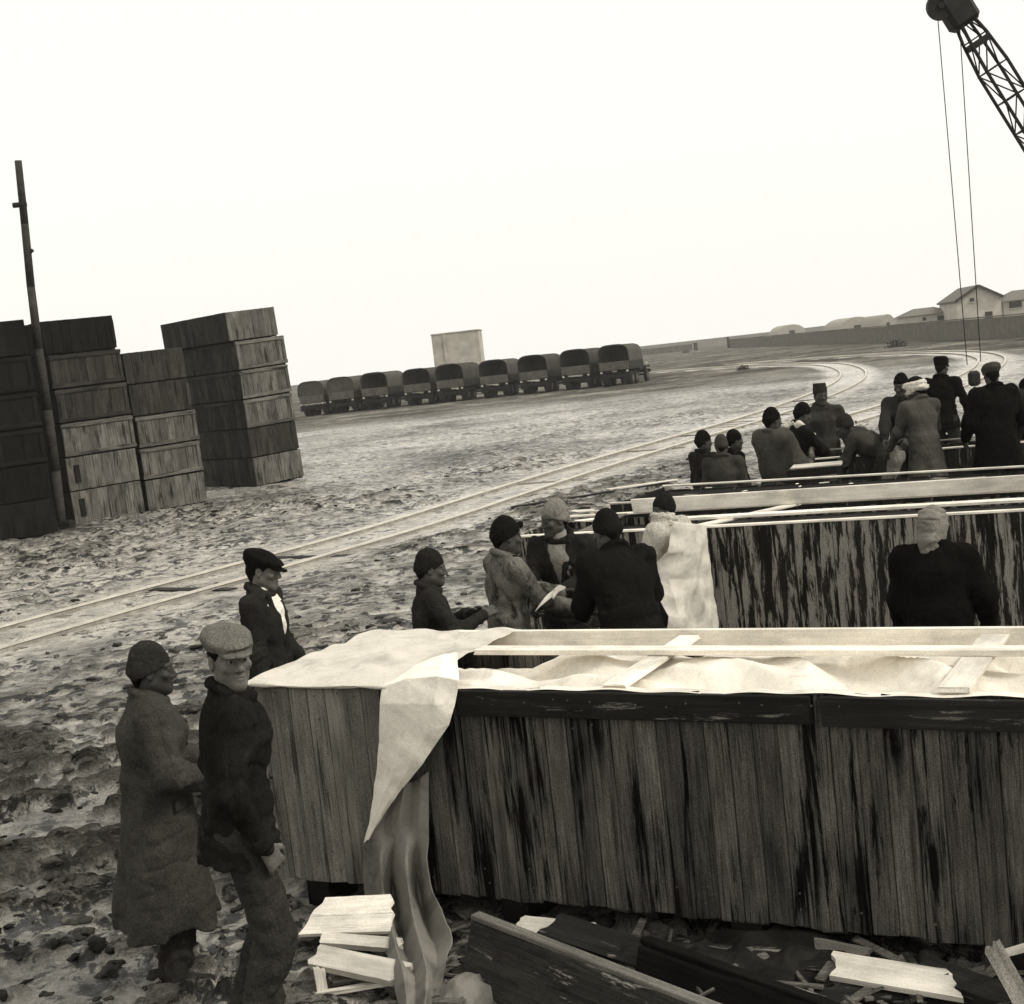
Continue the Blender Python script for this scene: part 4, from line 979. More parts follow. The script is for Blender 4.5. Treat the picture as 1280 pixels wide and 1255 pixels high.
plank_px('grey splintered plank propped below the right part of the nearest crate', (1000, 1180), (1080, 1196), 0.10, 0.12, 0.09, 0.02, M['w_bare'], roll_=R_(25), var=25, group=dk)
# planks on the ground left of the third crate
for k, (a, b, w, lab) in enumerate((((690, 655), (835, 640), 0.20, 'pale plank on the mud behind the person in the pale knitted cap'), ((715, 640), (770, 637), 0.3, 'short wide pale plank left of the third crate'),
        ((640, 634), (830, 604), 0.10, 'long thin dark plank lying beside the railway'), ((760, 612), (846, 600), 0.16, 'pale plank lying just left of the three huddled people'))):
    plank_px(lab, a, b, 0.06 + 0.01 * k, 0.06 + 0.01 * k, w, 0.03, M['w_dark'] if k == 2 else M['w_new'], group='planks on the ground by the track', var=k)

# ================================================================== CRANE
def crane():
    Y = 25.0; hd = at(1190, 2, Y); lo = at(1268, 128, Y); d = (lo - hd); d = d.normalized()
    base = hd + d * ((hd.z - 1.5) / -d.z)
    root = empty('crawler_crane', (base.x, base.y, 0), 0, 'dark lattice boom crane reaching in from the upper right with hanging cables', 'crane')
    O = Vector((base.x, base.y, 0)); side = Vector((0, 1, 0)); up = d.cross(side).normalized()
    if up.x > 0: up = -up
    # head (top) to foot chords
    Lb = (base - hd).length; wd = 0.21
    def chord(s, a, b, f): # f along from head (0) to foot (1)
        k = min(1.0, 0.35 + f * 4.5) * wd
        if f > 0.9: k *= (1.0 - (f - 0.9) * 6)
        return hd - O + d * (Lb * f) + side * (a * k) + up * (b * k)
    fs = np.linspace(0.02, 1.0, 13)
    for a in (-1, 1):
        for b in (-1, 1):
            bm = bmesh.new(); tube_path(bm, [chord(0, a, b, f) for f in fs], 0.032, 6); link('boom_chord', bm_mesh(bm, 'boom_chord'), M['iron'], root)
    for face, (p, q) in enumerate((((-1, -1), (1, -1)), ((-1, 1), (1, 1)), ((-1, -1), (-1, 1)), ((1, -1), (1, 1)))):
        bm = bmesh.new()
        for i in range(len(fs) - 1):
            add_tube(bm, chord(0, *p, fs[i]), chord(0, *q, fs[i]), 0.014, 0.014, 5)
            a, b = (p, q) if i % 2 else (q, p); add_tube(bm, chord(0, *a, fs[i]), chord(0, *b, fs[i + 1]), 0.014, 0.014, 5)
        link('boom_lacing', bm_mesh(bm, 'boom_lacing'), M['iron'], root)
    bm = bmesh.new(); c = hd - O + d * Lb * 0.115
    add_box(bm, (0, 0, 0), (0.34, 0.40, 0.12), frame_mat(c, up, side)); link('boom_plate', bm_mesh(bm, 'boom_plate'), M['iron'], root)
    # head housing and sheaves
    c = hd - O; bm = bmesh.new(); add_box(bm, (0, 0, 0), (0.55, 0.4, 0.75), frame_mat(c + d * 0.12, up, side), bev=0.08); link('boom_head', bm_mesh(bm, 'boom_head'), M['iron'], root)
    shv = []
    for px, dy in ((1175, -0.1), (1202, 0.12)):
        q = at(px, 8 if px < 1190 else 12, Y + dy) - O; shv.append(q)
        bm = bmesh.new(); add_tube(bm, q + Vector((0, -0.05, 0)), q + Vector((0, 0.05, 0)), 0.24, 0.24, 20); add_tube(bm, q + Vector((0, -0.09, 0)), q + Vector((0, 0.09, 0)), 0.06, 0.06, 10); link('sheave', bm_mesh(bm, 'sheave', False), M['iron'], root)
    bm = bmesh.new(); e = at(1221, 18, Y) - O; add_tube(bm, at(1205, 5, Y) - O, e, 0.05, 0.035, 8); link('pendant_arm', bm_mesh(bm, 'pendant_arm'), M['iron'], root)
    # cables and hook
    hb = at(1214, 470, Y) - O
    for (px, py), (qx, qy) in (((1172, 20), (1209, 456)), ((1199, 24), (1226, 452))):
        bm = bmesh.new(); add_tube(bm, at(px, py, Y) - O, at(qx, qy, Y) - O, 0.009, 0.009, 6); link('cable', bm_mesh(bm, 'cable'), M['iron'], root)
    bm = bmesh.new(); add_box(bm, hb + Vector((0.05, 0, -0.05)), (0.22, 0.13, 0.28), bev=0.05); hk = link('hook_block', bm_mesh(bm, 'hook_block'), M['iron'], root)
    bm = bmesh.new(); cc = hb + Vector((0.05, 0, -0.36)); tube_path(bm, [cc + Vector((0, 0, 0.16)), cc + Vector((0, 0, 0.05)), cc + Vector((0.08, 0, -0.03)), cc + Vector((0.05, 0, -0.12)), cc + Vector((-0.05, 0, -0.12)), cc + Vector((-0.09, 0, -0.04))], 0.028, 8); link('hook', bm_mesh(bm, 'hook'), M['iron'], hk)
    # machine beyond the picture edge
    bm = bmesh.new(); add_box(bm, (1.8, 0, 1.95), (3.4, 2.3, 1.7), bev=0.12); add_box(bm, (0.4, -0.6, 2.2), (1.0, 0.9, 1.9), bev=0.08); bd = link('house', bm_mesh(bm, 'house'), M['truck'], root)
    bm = bmesh.new(); add_box(bm, (-0.06, -0.6, 2.6), (0.12, 0.7, 0.8)); link('window', bm_mesh(bm, 'window'), M['hole'], bd)
    for s in (-1, 1):
        bm = bmesh.new(); add_box(bm, (1.3, s * 1.15, 0.5), (3.6, 0.55, 0.95), bev=0.3); link('crawler', bm_mesh(bm, 'crawler'), M['tyre'], root)
    bm = bmesh.new(); add_box(bm, (1.3, 0, 0.85), (1.8, 1.8, 0.5), bev=0.05); add_tube(bm, (3.0, 0, 2.6), (3.2, 0, 3.65), 0.1, 0.06, 8); link('turntable', bm_mesh(bm, 'turntable'), M['iron'], root)
crane()

# ================================================================== PEOPLE
class Field:
    def __init__(s, lo, hi, h):
        s.lo = np.array(lo, float); s.h = h; n = np.ceil((np.array(hi) - s.lo) / h).astype(int) + 1
        s.ax = [s.lo[i] + h * np.arange(n[i]) for i in range(3)]; s.F = np.full(n, 0.25, dtype=np.float32)
    def sub_(s, lo, hi):
        sl = []
        for i in range(3):
            a = int(np.clip((lo[i] - s.lo[i]) / s.h - 1, 0, s.F.shape[i])); b = int(np.clip((hi[i] - s.lo[i]) / s.h + 2, 0, s.F.shape[i])); sl.append(slice(a, max(b, a)))
        return tuple(sl), np.ix_(*[s.ax[i][sl[i]] for i in range(3)])
    def put(s, sl, d, k, mode):
        f = s.F[sl]
        if f.size == 0: return
        if mode == 'sub': d = -d
        if mode == 'add':
            h = np.clip(0.5 + 0.5 * (f - d) / k, 0, 1); s.F[sl] = f * (1 - h) + d * h - k * h * (1 - h)
        else:
            h = np.clip(0.5 - 0.5 * (f - d) / k, 0, 1); s.F[sl] = f * (1 - h) + d * h + k * h * (1 - h)
    def cap(s, a, b, ra, rb=None, k=0.02, mode='add', flat=None):
        rb = ra if rb is None else rb; a = np.array(a, float); b = np.array(b, float); m = max(ra, rb) + k + 0.05
        sl, (X, Y, Z) = s.sub_(np.minimum(a, b) - m, np.maximum(a, b) + m)
        ab = b - a; L = ab @ ab + 1e-12
        t = np.clip(((X - a[0]) * ab[0] + (Y - a[1]) * ab[1] + (Z - a[2]) * ab[2]) / L, 0, 1)
        d = np.sqrt((X - a[0] - t * ab[0]) ** 2 + (Y - a[1] - t * ab[1]) ** 2 + (Z - a[2] - t * ab[2]) ** 2) - (ra + (rb - ra) * t)
        s.put(sl, d, k, mode)
    def ell(s, c, r, k=0.02, mode='add', R=None):
        c = np.array(c, float); r = np.array(r, float); m = r.max() + k + 0.05
        sl, (X, Y, Z) = s.sub_(c - m, c + m); X = X - c[0]; Y = Y - c[1]; Z = Z - c[2]
        if R is not None:
            R = np.array(R); X, Y, Z = (R[0, 0] * X + R[1, 0] * Y + R[2, 0] * Z, R[0, 1] * X + R[1, 1] * Y + R[2, 1] * Z, R[0, 2] * X + R[1, 2] * Y + R[2, 2] * Z)
        k0 = np.sqrt((X / r[0]) ** 2 + (Y / r[1]) ** 2 + (Z / r[2]) ** 2); k1 = np.sqrt((X / r[0] ** 2) ** 2 + (Y / r[1] ** 2) ** 2 + (Z / r[2] ** 2) ** 2) + 1e-9
        s.put(sl, (k0 * (k0 - 1) / k1).astype(np.float32), k, mode)
    def cone(s, a, b, ra, rb, k=0.03, R=None, mode='add'):
        """elliptical tapered drum from a to b; ra/rb = (rx, ry) in the frame R"""
        a = np.array(a, float); b = np.array(b, float); m = max(max(ra), max(rb)) + k + 0.05; R = np.eye(3) if R is None else np.array(R)
        sl, (X, Y, Z) = s.sub_(np.minimum(a, b) - m, np.maximum(a, b) + m)
        ab = b - a; L = np.linalg.norm(ab); n = ab / L
        t = ((X - a[0]) * n[0] + (Y - a[1]) * n[1] + (Z - a[2]) * n[2]) / L
        tc = np.clip(t, 0, 1); px = X - a[0] - t * ab[0]; py = Y - a[1] - t * ab[1]; pz = Z - a[2] - t * ab[2]
        x = px * R[0, 0] + py * R[1, 0] + pz * R[2, 0]; y = px * R[0, 1] + py * R[1, 1] + pz * R[2, 1]
        rx = ra[0] + (rb[0] - ra[0]) * tc; ry = ra[1] + (rb[1] - ra[1]) * tc
        q = np.sqrt((x / rx) ** 2 + (y / ry) ** 2) + 1e-6; d = (q - 1) * np.minimum(rx, ry)
        dz = (np.abs(t - 0.5) - 0.5) * L
        d = np.minimum(np.maximum(d, dz), 0) + np.sqrt(np.maximum(d, 0) ** 2 + np.maximum(dz, 0) ** 2)
        s.put(sl, d.astype(np.float32), k, mode)
    def cut(s, p, n, k=0.01):
        """remove what lies on the side n points to"""
        n = np.array(n, float); n /= np.linalg.norm(n); X, Y, Z = np.ix_(*s.ax)
        d = (X - p[0]) * n[0] + (Y - p[1]) * n[1] + (Z - p[2]) * n[2]
        h = np.clip(0.5 - 0.5 * (s.F - d) / k, 0, 1); s.F = (s.F * (1 - h) + d * h + k * h * (1 - h)).astype(np.float32)
    def wrinkle(s, amp, sc, seed=0.0, ridge=False):
        m = np.abs(s.F) < 0.06; i = np.argwhere(m)
        if len(i) == 0: return
        p = s.lo + i * s.h; q = p * np.array(sc) + seed
        n = fbm(q, 2)
        if ridge == 'crease':
            s.F[m] += (amp * np.exp(-(np.abs(n - 0.5) / 0.06) ** 2)).astype(np.float32); return
        if ridge: n = 1 - np.abs(2 * n - 1) * 1.7
        s.F[m] += ((n - 0.5) * amp).astype(np.float32)
    def mesh(s):
        F = s.F; S = F < 0
        S[0] = S[-1] = False; S[:, 0] = S[:, -1] = False; S[:, :, 0] = S[:, :, -1] = False
        F = np.where(S, F, np.maximum(F, 1e-5)); cs = [(a, b, c) for a in (0, 1) for b in (0, 1) for c in (0, 1)]
        sh = tuple(n - 1 for n in F.shape); cnt = np.zeros(sh, np.int8)
        for a, b, c in cs: cnt += S[a:a + sh[0], b:b + sh[1], c:c + sh[2]]
        act = (cnt > 0) & (cnt < 8); ijk = np.argwhere(act); idx = np.full(sh, -1, np.int64); idx[act] = np.arange(len(ijk))
        if len(ijk) == 0: return np.zeros((0, 3)), np.zeros((0, 4), int)
        val = {c: F[ijk[:, 0] + c[0], ijk[:, 1] + c[1], ijk[:, 2] + c[2]] for c in cs}
        acc = np.zeros((len(ijk), 3)); num = np.zeros(len(ijk))
        for c in cs:
            for ax in range(3):
                if c[ax]: continue
                e = list(c); e[ax] = 1; e = tuple(e); va, vb = val[c], val[e]; m = (va < 0) != (vb < 0)
                t = va[m] / (va[m] - vb[m]); q = np.tile(np.array(c, float), (m.sum(), 1)); q[:, ax] += t; acc[m] += q; num[m] += 1
        V = (ijk + acc / num[:, None]) * s.h + s.lo
        Q = []
        for ax in range(3):
            b1, b2 = (ax + 1) % 3, (ax + 2) % 3
            lo_ = [slice(1, -1)] * 3; hi_ = [slice(1, -1)] * 3; lo_[ax] = slice(0, -1); hi_[ax] = slice(1, None)
            A = S[tuple(lo_)]; m = A != S[tuple(hi_)]; e = np.argwhere(m); ins = A[m]
            e[:, b1] += 1; e[:, b2] += 1
            def cell(o1, o2):
                c = e.copy(); c[:, b1] += o1; c[:, b2] += o2; return idx[c[:, 0], c[:, 1], c[:, 2]]
            q = np.stack([cell(-1, -1), cell(0, -1), cell(0, 0), cell(-1, 0)], -1); q[~ins] = q[~ins][:, ::-1]; Q.append(q)
        return V, np.vstack(Q)

_HC = {}
def head_mesh(h):
    """head-local: y forward, z up, origin between the ears"""
    if ('head', h) in _HC: return _HC[('head', h)]
    f = Field((-0.115, -0.135, -0.235), (0.115, 0.145, 0.145), h)
    f.ell((0, -0.014, 0.036), (0.076, 0.097, 0.086), 0.02); f.ell((0, 0.026, -0.030), (0.064, 0.069, 0.084), 0.03)
    f.cap((-0.045, 0.0, -0.06), (0, 0.064, -0.098), 0.030, 0.026, 0.03); f.cap((0.045, 0.0, -0.06), (0, 0.064, -0.098), 0.030, 0.026, 0.03)
    f.ell((0, 0.074, -0.098), (0.022, 0.018, 0.017), 0.018)
    for s in (-1, 1):
        f.cap((s * 0.012, 0.088, 0.030), (s * 0.050, 0.068, 0.028), 0.010, 0.009, 0.016)
        f.ell((s * 0.046, 0.066, -0.022), (0.022, 0.020, 0.018), 0.02)
        f.ell((s * 0.032, 0.103, 0.004), (0.019, 0.020, 0.013), 0.012, 'sub')
        f.ell((s * 0.032, 0.078, 0.003), (0.0155, 0.0135, 0.0125), 0.004)
        f.cap((s * 0.018, 0.090, 0.012), (s * 0.046, 0.081, 0.011), 0.005, 0.004, 0.006)
        f.ell((s * 0.013, 0.098, -0.036), (0.010, 0.011, 0.009), 0.006)
        f.ell((s * 0.080, -0.008, -0.006), (0.009, 0.021, 0.033), 0.010); f.ell((s * 0.090, -0.004, -0.004), (0.006, 0.012, 0.020), 0.006, 'sub')
    f.cap((0, 0.090, 0.014), (0, 0.110, -0.030), 0.009, 0.013, 0.010)
    f.ell((0, 0.092, -0.060), (0.024, 0.012, 0.0075), 0.007); f.ell((0, 0.089, -0.073), (0.021, 0.012, 0.0085), 0.007); f.ell((0, 0.106, -0.0665), (0.024, 0.010, 0.0022), 0.003, 'sub')
    f.cap((0, -0.012, -0.06), (0, -0.030, -0.25), 0.053, 0.060, 0.03)
    _HC[('head', h)] = f.mesh(); return _HC[('head', h)]
def hand_mesh(curl, h):
    k = ('hand', curl, h)
    if k in _HC: return _HC[k]
    f = Field((-0.075, -0.07, -0.12), (0.10, 0.22, 0.06), h)
    f.cap((0, -0.06, 0), (0, 0.01, 0), 0.027, 0.026, 0.01)
    for x in (-0.024, -0.008, 0.008, 0.024): f.cap((x * 0.7, 0.012, 0), (x * 1.15, 0.085, 0), 0.016, 0.013, 0.012)
    for x, L in ((-0.030, 0.062), (-0.010, 0.078), (0.011, 0.084), (0.031, 0.074)):
        p = np.array([x, 0.088, 0.0]); a = 0.15
        for j, fr in enumerate((0.46, 0.30, 0.24)):
            a += curl * (0.8, 1.0, 0.7)[j]; q = p + L * fr * np.array([x * 0.6, math.cos(a), -math.sin(a)]); f.cap(p, q, 0.0098 - 0.001 * j, 0.0092 - 0.001 * j, 0.003); p = q
    p = np.array([0.026, 0.025, -0.006]); q = p + np.array([0.030, 0.030, -0.012]); r = q + np.array([0.010, 0.028, -0.012 - 0.012 * curl]); s_ = r + np.array([-0.002, 0.022, -0.006 - 0.015 * curl])
    f.cap(p, q, 0.015, 0.0125, 0.012); f.cap(q, r, 0.0125, 0.011, 0.004); f.cap(r, s_, 0.011, 0.0095, 0.003)
    _HC[k] = f.mesh(); return _HC[k]
def ik(S, W, a, b, pole):
    S = np.array(S, float); W = np.array(W, float); d = W - S; L = np.linalg.norm(d); Lc = min(L, (a + b) * 0.995); u = d / (L + 1e-9); W = S + u * Lc
    x = (a * a - b * b + Lc * Lc) / (2 * Lc); hgt = math.sqrt(max(a * a - x * x, 0)); p = np.array(pole, float); p = p - u * (p @ u); p /= np.linalg.norm(p) + 1e-9
    return S + u * x + p * hgt, W
def rot(yaw=0, pitch=0, tilt=0):
    return np.array((Matrix.Rotation(yaw, 3, 'Z') @ Matrix.Rotation(pitch, 3, 'X') @ Matrix.Rotation(tilt, 3, 'Y')))

def drape(f, hz, off, sh, E_, W, seed):
    m = np.abs(f.F) < 0.05; i = np.argwhere(m)
    if len(i) == 0: return
    p = f.lo + i * f.h; n1 = vnoise(p * 4 + seed) - 0.5; d = np.zeros(len(p))
    if hz < 0.6:
        w = np.clip((1.05 - p[:, 2]) / (1.05 - hz), 0, 1); th = np.arctan2(p[:, 1] - off[1], p[:, 0]); sn = np.sin(5 * th + 3.0 * n1 + seed); d += 0.020 * w * (np.abs(sn) ** 0.7 * np.sign(sn))
    else:
        w = np.exp(-((p[:, 2] - hz - 0.10) / 0.09) ** 2); d += 0.006 * w * np.sin(p[:, 2] * 80 + 22 * n1 + 2.5 * np.arctan2(p[:, 1], p[:, 0]))
    for k in (-1, 1):
        for a, b, c0 in ((sh[k], E_[k], 0.85), (E_[k], W[k], 0.15), (E_[k], W[k], 0.85)):
            ab = b - a; L = np.linalg.norm(ab); t_ = ((p - a) @ ab) / (L * L); q = p - a - np.clip(t_, 0, 1)[:, None] * ab; r = np.linalg.norm(q, axis=1)
            w = np.exp(-((r - 0.06) / 0.035) ** 2) * np.exp(-((t_ - c0) / 0.22) ** 2); d += 0.006 * w * (0.4 + 1.2 * np.abs(n1)) * np.sin(t_ * L * 110 + 26 * n1 + q @ np.array([30., 22, 16]))
    f.F[m] += d.astype(np.float32)
def person(label, loc, face, H, outfit='jacket', hat='knit', g=0.045, tg=0.07, hg=0.05, sg=0.10, lean=0, slean=0, twist=0, head=(0, 0, 0), wl=(-0.26, 0.10, 0.82), wr=(0.26, 0.10, 0.82),
           res=0.011, hem=0.80, open_=0.0, shirt_g=0.6, curl=0.35, feet=((-0.11, 0.0), (0.11, 0.0)), bulk=1.0, group=None, patch=0.0, patch_g=0.1, extra=None, seed=0, name='person', legs=True, eyes=False, scarf_g=0.45, collar=True, tilt=0, hat_up=0.0):
    s = H / 1.70
    root = empty('person', loc, R_(face), label, 'person', group); root.scale = (s, s, s)
    if tilt: root.rotation_euler = (Matrix.Rotation(R_(tilt), 3, 'Y') @ Matrix.Rotation(R_(face), 3, 'Z')).to_euler(); root.location.x -= math.sin(R_(tilt)) * H
    T = rot(R_(twist), -R_(lean), R_(slean)); Pv = np.array([0, 0, 0.93]); off = np.array([0, -math.sin(R_(lean)) * 0.10, 0])
    def t(p): return Pv + off + T @ (np.array(p, float) - Pv)
    nk = t((0, -0.015, 1.455)); sh = {-1: t((-0.185, -0.01, 1.395)), 1: t((0.185, -0.01, 1.395))}
    W = {-1: np.array(wl, float), 1: np.array(wr, float)}; E_ = {}
    for k in (-1, 1):
        E_[k], W[k] = ik(sh[k], W[k], 0.29, 0.265, (k * 0.7, -1.0, -0.35))
    hips = {k: np.array([k * 0.09, off[1], 0.90]) for k in (-1, 1)}; ank = {}; kn = {}
    for i, k in enumerate((-1, 1)):
        kn[k], ank[k] = ik(hips[k], (feet[i][0], feet[i][1], 0.085), 0.425, 0.42, (0, 1, 0.1))
    HR = rot(R_(head[0]), R_(head[1]), R_(head[2])); HT = T.copy() if False else rot(R_(twist * 0.5), -R_(lean * 0.45), 0); HR = HT @ HR
    hc = nk + T @ np.array([0, 0.0, 0.06]) + HR @ np.array([0, 0.025, 0.075])
    def place(V, Rm, c): return V @ Rm.T + c
    HS = HR @ np.diag([0.91, 0.96, 0.95])
    parts = []; base = 0
    def join(L):
        VV, FF, b = [], [], 0
        for V, F in L: VV.append(V); FF.append(F + b); b += len(V)
        return np.vstack(VV), np.vstack(FF)
    allp = np.array([nk, sh[-1], sh[1], E_[-1], E_[1], W[-1], W[1], hc])
    lo = allp.min(0) - 0.26; hi = allp.max(0) + 0.26; lo[2] = min(lo[2], 0.72)
    # ---- body: one figure from head to foot
    fb = Field((min(lo[0], -0.3), min(lo[1], -0.4), -0.02), (max(hi[0], 0.3), max(hi[1], 0.4), hi[2]), 0.02)
    fb.ell(t((0, 0, 1.26)), (0.145, 0.085, 0.18), 0.05, R=T); fb.ell(t((0, 0, 1.02)), (0.125, 0.08, 0.16), 0.05, R=T)
    fb.cap(nk, hc, 0.048, 0.04, 0.03)
    for k in (-1, 1):
        fb.cap(sh[k], E_[k], 0.042, 0.036, 0.03); fb.cap(E_[k], W[k], 0.034, 0.026, 0.02)
        fb.cap(hips[k], kn[k], 0.075, 0.052, 0.04); fb.cap(kn[k], ank[k], 0.050, 0.036, 0.02); fb.cap(ank[k] + np.array([0, -0.03, -0.03]), ank[k] + np.array([0, 0.13, -0.045]), 0.034, 0.028, 0.02)
    hr = min(res * 0.55, 0.008)
    L = [fb.mesh(), (place(head_mesh(hr)[0], HS, hc), head_mesh(hr)[1])]
    for k in (-1, 1):
        hv, hf = hand_mesh(curl, max(hr * 0.8, 0.0045)); hv = hv.copy(); hf_ = hf
        if k < 0: pass
        else: hv[:, 0] *= -1; hf_ = hf[:, ::-1]
        d = W[k] - E_[k]; d /= np.linalg.norm(d); pn = np.array([-k * 0.8, 0.0, -0.6]); zz_ = -(pn - d * (pn @ d)); zz_ /= np.linalg.norm(zz_); xx = np.cross(d, zz_)
        L.append((place(hv, np.stack([xx, d, zz_], 1), W[k]), hf_))
    V, F = join(L); body = link('body', mesh_np('body', V, F), skin_mat(sg), root)
    if eyes:
        for k in (-1, 1):
            bm = bmesh.new(); bmesh.ops.create_uvsphere(bm, u_segments=16, v_segments=10, radius=0.0118)
            e = link('eye', bm_mesh(bm, 'eye', True), M['eye'], root); c = hc + HS @ np.array([k * 0.032, 0.0815, 0.003]); e.location = c
            bm = bmesh.new(); bmesh.ops.create_uvsphere(bm, u_segments=12, v_segments=8, radius=0.0062); ir = link('iris', bm_mesh(bm, 'iris', True), M['iris'], e)
            dv = HR @ np.array([0, 0.0075, 0]); ir.location = dv
            bm = bmesh.new(); tube_path(bm, [Vector(hc + HS @ np.array(q)) for q in ((k * 0.014, 0.0985, 0.026), (k * 0.032, 0.093, 0.031), (k * 0.052, 0.078, 0.026))], 0.0032, 6); link('eyebrow', bm_mesh(bm, 'eyebrow', True), M['hair'], root)
    # ---- hair
    f = Field((-0.11, -0.135, -0.12), (0.11, 0.12, 0.15), max(res * 0.7, 0.007))
    f.ell((0, -0.016, 0.040), (0.083, 0.103, 0.090), 0.01); f.cap((0, -0.07, -0.02), (0, -0.065, -0.065), 0.05, 0.03, 0.03); f.cut((0, 0.055, 0.05), (0, 1, -0.35)); f.cut((0, 0.005, -0.02), (0, 0.75, -1.0)); f.cut((0, 0, 0.06), (0, 0, 1)); f.wrinkle(0.008, (50, 50, 50), 1.0)
    V, F = f.mesh(); link('hair', mesh_np('hair', place(V, HS, hc), F), M['hair'], root)
    # ---- headgear
    f = Field((-0.16, -0.19, -0.26), (0.16, 0.24, 0.22), max(res * 0.62, 0.006)); hm = cloth_mat(hg, 0.35, 1.6)
    if hat == 'knit':
        f.ell((0, -0.016, 0.042), (0.0875, 0.108, 0.097), 0.02); f.ell((0, -0.035, 0.0), (0.088, 0.092, 0.06), 0.03); f.ell((0, -0.03, 0.10), (0.05, 0.06, 0.05), 0.05); f.cut((0, 0.0, -0.002), (0, 0.50, -1), 0.006)
        f.wrinkle(0.008, (40, 40, 60), seed); f.wrinkle(0.010, (12, 12, 16), seed + 2); nm = 'knitted_cap'
    elif hat == 'flat':
        f.ell((0, 0.000, 0.080), (0.104, 0.138, 0.038), 0.03, R=rot(0, -0.30)); f.ell((0, -0.040, 0.076), (0.097, 0.098, 0.055), 0.03); f.ell((0, -0.015, 0.045), (0.087, 0.106, 0.06), 0.02)
        f.cut((0, 0, 0.018), (0, 0.18, -1), 0.008); f.cap((-0.055, 0.080, 0.046), (0.055, 0.080, 0.046), 0.020, 0.020, 0.02)
        for x in np.linspace(-0.070, 0.070, 11): f.cap((x, 0.072, 0.033), (x * 0.8, 0.155 - abs(x) * 0.55, 0.012), 0.008, 0.006, 0.008)
        f.wrinkle(0.010, (20, 20, 26), seed); nm = 'flat_cap'
    elif hat == 'peaked':
        f.ell((0, -0.015, 0.060), (0.096, 0.116, 0.085), 0.02); f.ell((0, -0.03, 0.120), (0.098, 0.112, 0.038), 0.035); f.cut((0, 0, 0.022), (0, 0.15, -1), 0.008)
        for x in np.linspace(-0.06, 0.06, 9): f.cap((x, 0.075, 0.040), (x * 0.8, 0.165 - abs(x) * 0.5, 0.026), 0.008, 0.006, 0.012)
        f.wrinkle(0.012, (22, 22, 26), seed); nm = 'peaked_cap'
    elif hat == 'tall':
        f.cone((0, -0.015, 0.02), (0, -0.03, 0.145), (0.092, 0.11), (0.075, 0.09), 0.03); f.cut((0, 0, 0.022), (0, 0.2, -1), 0.008); f.wrinkle(0.014, (20, 20, 30), seed); nm = 'tall_cap'
    elif hat == 'scarf':
        f.ell((0, -0.016, 0.036), (0.108, 0.126, 0.112), 0.03); f.ell((0, -0.04, -0.07), (0.105, 0.105, 0.10), 0.05); f.cone((0, -0.03, -0.10), (0, -0.05, -0.20), (0.085, 0.09), (0.095, 0.085), 0.05)
        f.ell((0, 0.12, -0.03), (0.060, 0.09, 0.085), 0.02, 'sub'); f.wrinkle(0.010, (8, 8, 18), seed, True); f.wrinkle(0.010, (6, 6, 12), seed + 2, 'crease'); nm = 'headscarf'
    elif hat == 'band':
        f.ell((0, -0.018, 0.050), (0.092, 0.112, 0.092), 0.02); f.cut((0, 0, 0.03), (0, 0.25, -1), 0.01); f.wrinkle(0.012, (30, 30, 40), seed); nm = 'cap'
    if hat:
        V, F = f.mesh(); V = V * np.array([0.97, 0.98, 0.92] if hat_up else [1, 1, 1] if hat == 'flat' else [1, 1, 1]); V[:, 2] += hat_up; link(nm, mesh_np(nm, place(V, HS, hc), F), hm, root)
    if hat == 'band':
        f = Field((-0.17, -0.19, -0.12), (0.17, 0.2, 0.16), max(res * 0.62, 0.006))
        for j, (dz, r) in enumerate(((0.0, 0.032), (0.035, 0.030), (-0.035, 0.026))):
            for a in np.linspace(0, 2 * PI, 19)[:-1]:
                b = a + 2 * PI / 18; P = lambda q: (0.092 * math.cos(q), -0.018 + 0.110 * math.sin(q), 0.018 + dz + (0.035 - 0.03 * j) * math.sin(q)); f.cap(P(a), P(b), r, r, 0.01)
        f.wrinkle(0.016, (24, 24, 40), seed + 3, True); V, F = f.mesh(); link('headband', mesh_np('headband', place(V, HS, hc), F), cloth_mat(0.62, 0.15, 1.5), root)
    # ---- shirt under an open jacket
    b_ = bulk; off_z = 0
    if open_ > 0:
        f = Field(lo, hi, max(res, 0.012)); f.ell(t((0, 0.012, 1.27)), (0.165, 0.112, 0.20), 0.05, R=T); f.ell(t((0, 0.01, 1.02)), (0.15, 0.108, 0.19), 0.05, R=T); f.cap(t((0, -0.005, 1.40)), t((0, 0.0, 1.475)), 0.068, 0.062, 0.03); f.wrinkle(0.016, (14, 14, 9), seed + 2, True)
        V, F = f.mesh(); link('shirt', mesh_np('shirt', V, F), cloth_mat(shirt_g, 0.2, 1.0), root)
    # ---- trousers and shoes
    if legs:
        f = Field((-0.36, -0.45, -0.02), (0.36, 0.5, 1.12), max(res, 0.010))
        f.ell(np.array([0, off[1], 0.93]), (0.165, 0.12, 0.13), 0.05)
        for k in (-1, 1):
            f.cap(hips[k] + np.array([k * 0.01, 0, 0]), kn[k], 0.098, 0.080, 0.04); f.cap(kn[k], ank[k] + np.array([0, -0.01, 0.02]), 0.080, 0.078, 0.03)
        f.cut((0, 0, 0.055), (0, 0, -1), 0.01); f.wrinkle(0.020, (10, 10, 5), seed, True); f.wrinkle(0.008, (6, 6, 7), seed + 1, 'crease')
        mm = np.abs(f.F) < 0.04; pi_ = f.lo + np.argwhere(mm) * f.h; nn = vnoise(pi_ * 5 + seed); f.F[mm] += (0.009 * (np.exp(-((pi_[:, 2] - 0.14) / 0.12) ** 2) + 0.6 * np.exp(-((pi_[:, 2] - 0.5) / 0.10) ** 2)) * np.sin(pi_[:, 2] * 85 + 24 * nn + pi_[:, 0] * 30)).astype(np.float32)
        V, F = f.mesh(); link('trousers', mesh_np('trousers', V, F), cloth_mat(tg, 0.45, 0.8), root)
